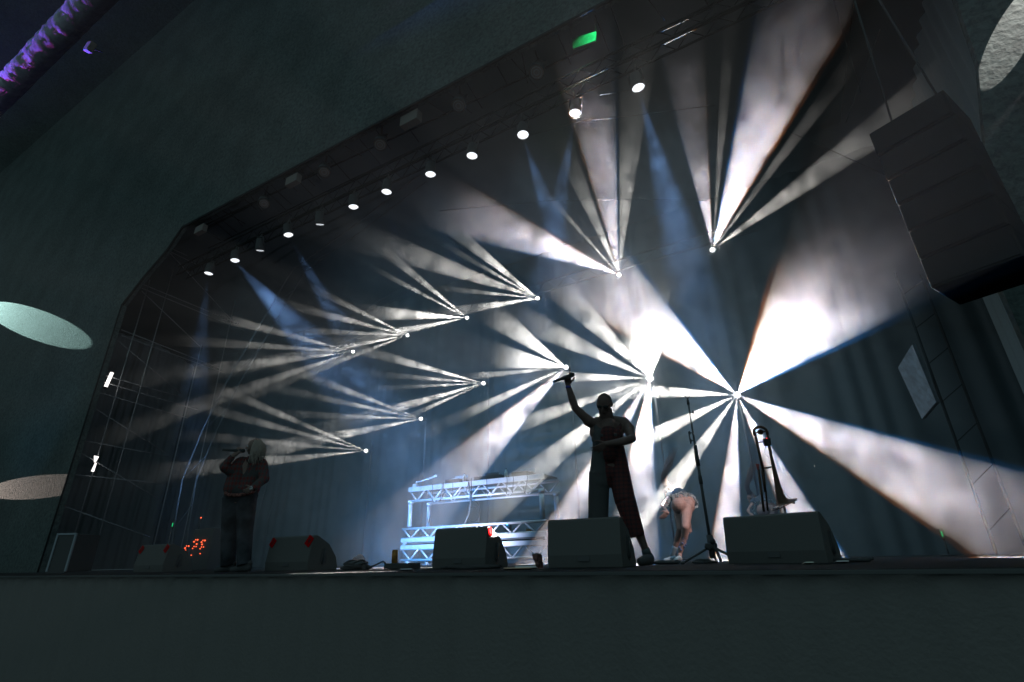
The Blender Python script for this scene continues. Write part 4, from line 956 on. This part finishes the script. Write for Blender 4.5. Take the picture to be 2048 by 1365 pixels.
tc = nt.nodes.new('ShaderNodeTexCoord'); sx = nt.nodes.new('ShaderNodeSeparateXYZ'); nt.links.new(tc.outputs['Object'], sx.inputs[0])
nn1 = nt.nodes.new('ShaderNodeTexNoise'); nn1.inputs['Scale'].default_value = 9; nn1.inputs['Detail'].default_value = 4; nt.links.new(tc.outputs['Object'], nn1.inputs['Vector'])
ca = mth('GREATER_THAN', mth('FRACT', mth('MULTIPLY', mth('ADD', sx.outputs[0], sx.outputs[1]), 16)), .5); cb = mth('GREATER_THAN', mth('FRACT', mth('MULTIPLY', sx.outputs[2], 16)), .5)
pl = mth('MULTIPLY', mth('ADD', mth('MULTIPLY', ca, .5), mth('MULTIPLY', cb, .5)), mth('GREATER_THAN', nn1.outputs[0], .47))
mx = nt.nodes.new('ShaderNodeMix'); mx.data_type = 'RGBA'; nt.links.new(pl, mx.inputs[0]); mx.inputs[6].default_value = (.09, .085, .085, 1); mx.inputs[7].default_value = (.22, .04, .035, 1); nt.links.new(mx.outputs[2], bs_.inputs['Base Color'])
b = MB()
b.cap(S(484, 934), S(474, 975), .135, .16); b.cap(S(516, 933), S(497, 978), .125, .14); b.cap(S(472, 975), S(494, 980), .15, .14); b.cap(S(490, 930), S(520, 928), .08, .085)
b.cap(S(486, 930, 6.42), S(462, 942, 6.35), .08, .075); b.cap(S(462, 942, 6.35), S(449, 936, 6.28), .07, .058); b.cap(S(448, 934, 6.28), S(463, 916, 6.3), .055, .042)
b.cap(S(524, 932, 6.42), S(529, 958, 6.36), .075, .062); b.cap(S(529, 958, 6.36), S(508, 975, 6.24), .06, .048)
b.cap(S(512, 914, 6.45), S(500, 919, 6.36), .065, .05)
b.build('jacket', jm, sg, remesh=.010, smooth=3)
b = MB(); b.cap(S(470, 992), S(494, 992), .135, .135); b.tube(S(466, 995), S(459, 1065, 6.47), .125, .10, n=18); b.tube(S(459, 1064, 6.47), fA+Up*.07, .10, .085, n=18)
b.tube(S(494, 995), S(490, 1065, 6.4), .125, .095, n=18); b.tube(S(490, 1064, 6.4), fB+Up*.07, .095, .08, n=18)
b.build('trousers', mat('dark_denim', (.06, .065, .075), .9, noise=.5, nscale=6), sg, remesh=.010, smooth=2)
b = MB(); b.slab([S(501, 972, 6.11), S(506, 972, 6.11), S(505, 979, 6.11), S(499, 979, 6.11)], -FWD, .006); b.build('badge', mat('pale_badge', (.6, .65, .68), .6, noise=.9, nscale=60), sg)
MB().rings([S(468, 984, 6.40)+(RGT*math.cos(a)*.17+FWD*math.sin(a)*.15)+RGT*.08+Up*.0 for a in [6.2832*i/24 for i in range(24)]], [.022]*24, 8, closed=True).build('belt', mat('checked_belt', (.30, .12, .10), .8, noise=.8, nscale=40), sg)
b = MB()
for P_ in (fA, fB): shoe(b, P_+Vector((.05, .03, 0)), P_+Vector((-.12, -.06, 0)), .045, .09)
b.build('boots', MT['blackrub'], sg, remesh=.007)
eyes(C2, f2, up2, sg, .95)
random.seed(21); b = MB()
for i in range(420):
    th = random.uniform(-.2, 1.0); az = random.uniform(-1, 1)*1.75
    dr = (-f2*math.cos(az)+sd2*math.sin(az)).normalized(); st = C2+up2*.02+(dr*math.cos(th)+up2*math.sin(th)).normalized()*.094+up2*.006
    Lh = random.uniform(.10, .24); out = dr*.8+Vector((0, 0, .15)); p1 = st+out*.03-Up*Lh*.25; p2 = p1+out*.02*random.uniform(-.5, 2)-Up*Lh*.35; p3 = p2+Vector((random.uniform(-.03, .03), random.uniform(-.03, .03), -Lh*.4))
    b.rings([st, p1, p2, p3], [.006, .0065, .005, .0015], 4, caps=False)
hb = b.build('hair', mat('pale_blond_hair', (.62, .50, .42), .55), sg)
m0, m1_ = S(445, 900, 6.24), S(484, 902, 6.30)
t = empty('microphone', (m0+m1_)/2); tag(t, 'dark hand microphone held level at the mouth of the singer with pale hair', 'microphone')
dv = (m1_-m0).normalized(); Lm = (m1_-m0).length
MB().lathe([(0, .013), (.01, .016), (Lm*.6, .018), (Lm-.01, .022)], m0, dv, 16).build('handle', MT['blackrub'], t)
MB().ball(m1_+dv*.014, .027, seg=16).build('grille_ball', MT['grille'], t)

# ---- dancer bending forward, upstage
DD = 7.6
def N(x, y, D=DD): return atV(x, y, D-.1)
da = empty('person', floor_at(1363, DD)); tag(da, 'person bent forward with back turned, in a white sequin top with bare tattooed legs', 'person')
b = MB(); f1, f2_ = floor_at(1359, 7.45), floor_at(1346, 7.65)
b.ball(N(1358, 1011), .115, seg=16); b.ball(N(1375, 1013, 7.65), .11, seg=16); b.cap(N(1360, 1003, 7.72), N(1376, 1004, 7.75), .115, .11)
b.cap(N(1372, 1018, 7.62), N(1371, 1055, 7.45), .10, .055); b.cap(N(1371, 1055, 7.45), N(1369, 1075, 7.53), .053, .054); b.cap(N(1369, 1075, 7.53), N(1360, 1108, 7.58), .052, .028)
b.cap(N(1360, 1108, 7.58), f1+Up*.03+Vector((0, -.02, 0)), .03, .032)
b.cap(N(1358, 1018, 7.72), N(1361, 1058, 7.62), .092, .055); b.cap(N(1361, 1058, 7.62), N(1355, 1080, 7.75), .05, .05); b.cap(N(1355, 1080, 7.75), N(1345, 1110, 7.85), .048, .028)
# trunk leaning away, arms and head beyond
b.cap(N(1367, 1000, 7.75), N(1358, 992, 8.05), .105, .10); b.cap(N(1358, 992, 8.05), N(1350, 992, 8.2), .11, .10); b.cap(N(1340, 994, 8.15), N(1368, 992, 8.15), .055, .055)
b.cap(N(1350, 990, 8.2), N(1343, 990, 8.3), .05, .05)
C3 = N(1338, 984, 8.36); f3 = (-RGT*.6+FWD*.3-UPV*.7)
sd3, f3, up3 = head(b, C3, f3, UPV*.6-RGT*.3+FWD*.7, .9)
b.cap(N(1338, 996, 8.15), N(1326, 1012, 7.95), .042, .034); b.cap(N(1326, 1012, 7.95), N(1335, 1026, 7.55), .034, .022)
hand(b, N(1336, 1024, 7.55), -RGT*.75-UPV*.8, FWD, UPV-RGT*.3, [.12, .15, .2, .3], .98, .3)
b.cap(N(1370, 994, 8.15), N(1382, 1018, 8.0), .042, .034); b.cap(N(1382, 1018, 8.0), N(1378, 1046, 7.75), .034, .022)
hand(b, N(1378, 1046, 7.75), -UPV, -FWD, -RGT, [.2, .25, .3, .3], .95, .3)
b.build('body', MT['skin2'], da, remesh=.0065)
tm = MB(); random.seed(31)
for i in range(26):
    c_ = N(1369, 1075, 7.53).lerp(N(1360, 1108, 7.58), random.uniform(-.15, .7)); rr = .052*(1-.35*random.random()*.3)
    a = random.uniform(-1.3, .9); q_ = c_-FWD*.048*math.cos(a)*.98+RGT*.05*math.sin(a)
    tm.ball(q_, random.uniform(.006, .014), (1, .5, 1.3), M=bxm, seg=8)
tm.tube(N(1368, 1079, 7.53), N(1362, 1100, 7.57), .03).build('tattoo', mat('blue_ink', (.20, .26, .50), .6), da)
b = MB(); b.cap(N(1360, 1000, 7.76), N(1377, 1001, 7.78), .125, .12); b.cap(N(1367, 998, 7.78), N(1358, 990, 8.06), .118, .118); b.cap(N(1342, 992, 8.15), N(1366, 991, 8.15), .08, .08)
b.build('top', mat('dark_mesh_top', (.12, .14, .16), .9), da, remesh=.010)
sq = MB(); random.seed(33)
sw = mat('white_sequins', (.85, .87, .9), .3)
for i in range(150):
    u_ = random.random(); ang = R(200-220*u_); xx_ = 1363+ (31+random.uniform(-5, 3))*math.cos(ang); yy_ = 1010-(22+random.uniform(-7, 4))*math.sin(ang) if math.sin(ang) > -.4 else 1018
    q_ = N(xx_, yy_, 7.62+.12*abs(math.cos(ang))-.02*random.random()); s_ = random.uniform(.010, .024)
    sq.box(q_, (s_, .003, s_*1.3), M=bxm @ Matrix.Rotation(random.uniform(-.8, .8), 3, 'Y') @ Matrix.Rotation(random.uniform(-.5, .5), 3, 'X'))
for k in range(30):
    pass
sq.build('sequin_fringe', sw, da)
b = MB(); shoe(b, f1+Vector((.0, .0, 0)), f1+Vector((-.03, -.16, 0)), .036, .05); b.build('shoe', MT['white'], da, remesh=.006)
b = MB(); shoe(b, f2_+Vector((.02, .0, 0)), f2_+Vector((-.1, -.1, 0)), .036, .05); b.cap(N(1350, 1095, 7.8), N(1345, 1110, 7.85), .045, .036); b.build('boot', mat('pale_boot', (.45, .55, .65), .4), da, remesh=.006)
eyes(C3, f3, up3, da, .9)
b = MB(); random.seed(44)
for i in range(80):
    st = C3+(up3*random.uniform(.4, 1)+sd3*random.uniform(-.7, .7)-f3*random.uniform(-.2, .8)).normalized()*.092*1.0
    e1 = N(1326+random.uniform(-5, 5), 958+random.uniform(-8, 8), 8.3+random.uniform(-.1, .1)); e2 = N(1340+random.uniform(-9, 7), 925+random.uniform(-12, 12), 8.25+random.uniform(-.1, .1)); e3 = N(1349+random.uniform(-12, 7), 903+random.uniform(-10, 25), 8.2+random.uniform(-.15, .15))
    b.rings([st, e1, e2, e3], [.003, .0024, .002, .001], 4, caps=False)
b.build('hair', mat('brown_hair', (.30, .17, .12), .6), da)
# second dancer, hidden but for the sequins behind the trombone
d2 = copy_tree(da)
d2['label'] = 'person bent forward behind the trombone, only white sequins showing past the bell'
q0 = floor_at(1363, DD); q1 = floor_at(1536, 8.9); d2.location = da.location+(q1-q0); d2.rotation_euler.z = R(-6)
# lamp added out of view on the near front sheet to light the dancers
L0 = atY(2075, 150, YP-.35); T_ = N(1366, 1030)
t = empty('house_light', L0); tag(t, 'lamp added outside the picture on the near front sheet to light the dancers', 'house light')
dd = (T_-L0).normalized(); MB().lathe([(-.3, .06), (-.28, .11), (-.02, .12), (0, .11)], L0, dd, 18).build('housing', MT['black'], t)
MB().tube(L0-dd*.12, Vector((L0.x, YP, L0.z)), .025).build('arm', MT['black'], t)
spot('house_beam', L0+dd*.03, dd, R(5.5), 1000, color=(1, .86, .84), blend=.6, parent=t)

# ================================================================ haze and stage smoke
def vmat(name, dens, col, g, attr=''):
    m = bpy.data.materials.new(name); m.use_nodes = True; nt = m.node_tree; nt.nodes.clear()
    o = nt.nodes.new('ShaderNodeOutputMaterial'); v = nt.nodes.new('ShaderNodeVolumePrincipled'); nt.links.new(v.outputs[0], o.inputs[1])
    v.inputs['Color'].default_value = col; v.inputs['Density'].default_value = dens; v.inputs['Anisotropy'].default_value = g
    v.inputs['Density Attribute'].default_value = attr; return m
hz = MB().box((-9, 4, 11.6), (80, 58, 28.6)).build('haze', vmat('haze_air', .0005, (.90, .95, 1, 1), .3)); tag(hz, None, None, kind='stuff')
SMOKE_DENS = .15
def smoke_obj(name, lo, hi, vox, m_):
    me = bpy.data.meshes.new(name); me.from_pydata([lo, hi], [], []); me.update()
    o = bpy.data.objects.new(name, me); COL.objects.link(o)
    ng = bpy.data.node_groups.new(name+'_field', 'GeometryNodeTree')
    ng.interface.new_socket('Geometry', in_out='INPUT', socket_type='NodeSocketGeometry'); ng.interface.new_socket('Geometry', in_out='OUTPUT', socket_type='NodeSocketGeometry')
    N_ = ng.nodes; L_ = ng.links; out = N_.new('NodeGroupOutput'); vc = N_.new('GeometryNodeVolumeCube')
    vc.inputs['Min'].default_value = lo; vc.inputs['Max'].default_value = hi
    for i, ax in enumerate('XYZ'): vc.inputs['Resolution '+ax].default_value = int((hi[i]-lo[i])/vox)
    pos = N_.new('GeometryNodeInputPosition')
    def noise(scale, detail, dist, rough=.55):
        n_ = N_.new('ShaderNodeTexNoise'); n_.inputs['Scale'].default_value = scale; n_.inputs['Detail'].default_value = detail
        n_.inputs['Distortion'].default_value = dist; n_.inputs['Roughness'].default_value = rough; L_.new(pos.outputs[0], n_.inputs['Vector']); return n_.outputs[0]
    def ramp(src, a, b_, c_, d_):
        r_ = N_.new('ShaderNodeMapRange'); r_.interpolation_type = 'SMOOTHSTEP'; L_.new(src, r_.inputs[0])
        for k, v in zip((1, 2, 3, 4), (a, b_, c_, d_)): r_.inputs[k].default_value = v
        return r_.outputs[0]
    def mul(a, b_):
        q_ = N_.new('ShaderNodeMath'); q_.operation = 'MULTIPLY'; L_.new(a, q_.inputs[0]); L_.new(b_, q_.inputs[1]); return q_.outputs[0]
    sep = N_.new('ShaderNodeSeparateXYZ'); L_.new(pos.outputs[0], sep.inputs[0])
    big_ = ramp(noise(.30, 1, .5), .36, .62, .42, 1); fine = ramp(noise(2.0, 5, 1.1, .74), .40, .60, .06, 1)
    e = mul(ramp(sep.outputs[0], lo[0], lo[0]+5, 0, 1), ramp(sep.outputs[0], hi[0]-1.5, hi[0], 1, 0))
    e = mul(e, ramp(sep.outputs[2], hi[2]-3.0, hi[2], 1, 0)); e = mul(e, ramp(sep.outputs[1], 5.1, 9.3, 0, 1))
    vd = N_.new('ShaderNodeVectorMath'); vd.operation = 'DISTANCE'; L_.new(pos.outputs[0], vd.inputs[0]); vd.inputs[1].default_value = (-8.1, 8.7, .3)
    low = mul(ramp(vd.outputs['Value'], .2, 2.3, .7, 0), ramp(noise(.8, 3, .6), .35, .7, .5, 1.6))
    ad = N_.new('ShaderNodeMath'); ad.operation = 'ADD'; L_.new(mul(mul(big_, fine), e), ad.inputs[0]); L_.new(low, ad.inputs[1])
    L_.new(ad.outputs[0], vc.inputs['Density'])
    sm_ = N_.new('GeometryNodeSetMaterial'); sm_.inputs['Material'].default_value = m_; L_.new(vc.outputs[0], sm_.inputs[0]); L_.new(sm_.outputs[0], out.inputs[0])
    md = o.modifiers.new('field', 'NODES'); md.node_group = ng; return o
so = smoke_obj('smoke', (-18, 5.0, .04), (3.2, 11.2, 9.3), .12, vmat('stage_smoke', SMOKE_DENS, (.95, .95, .95, 1), .3, 'density'))
tag(so, None, None, kind='stuff')
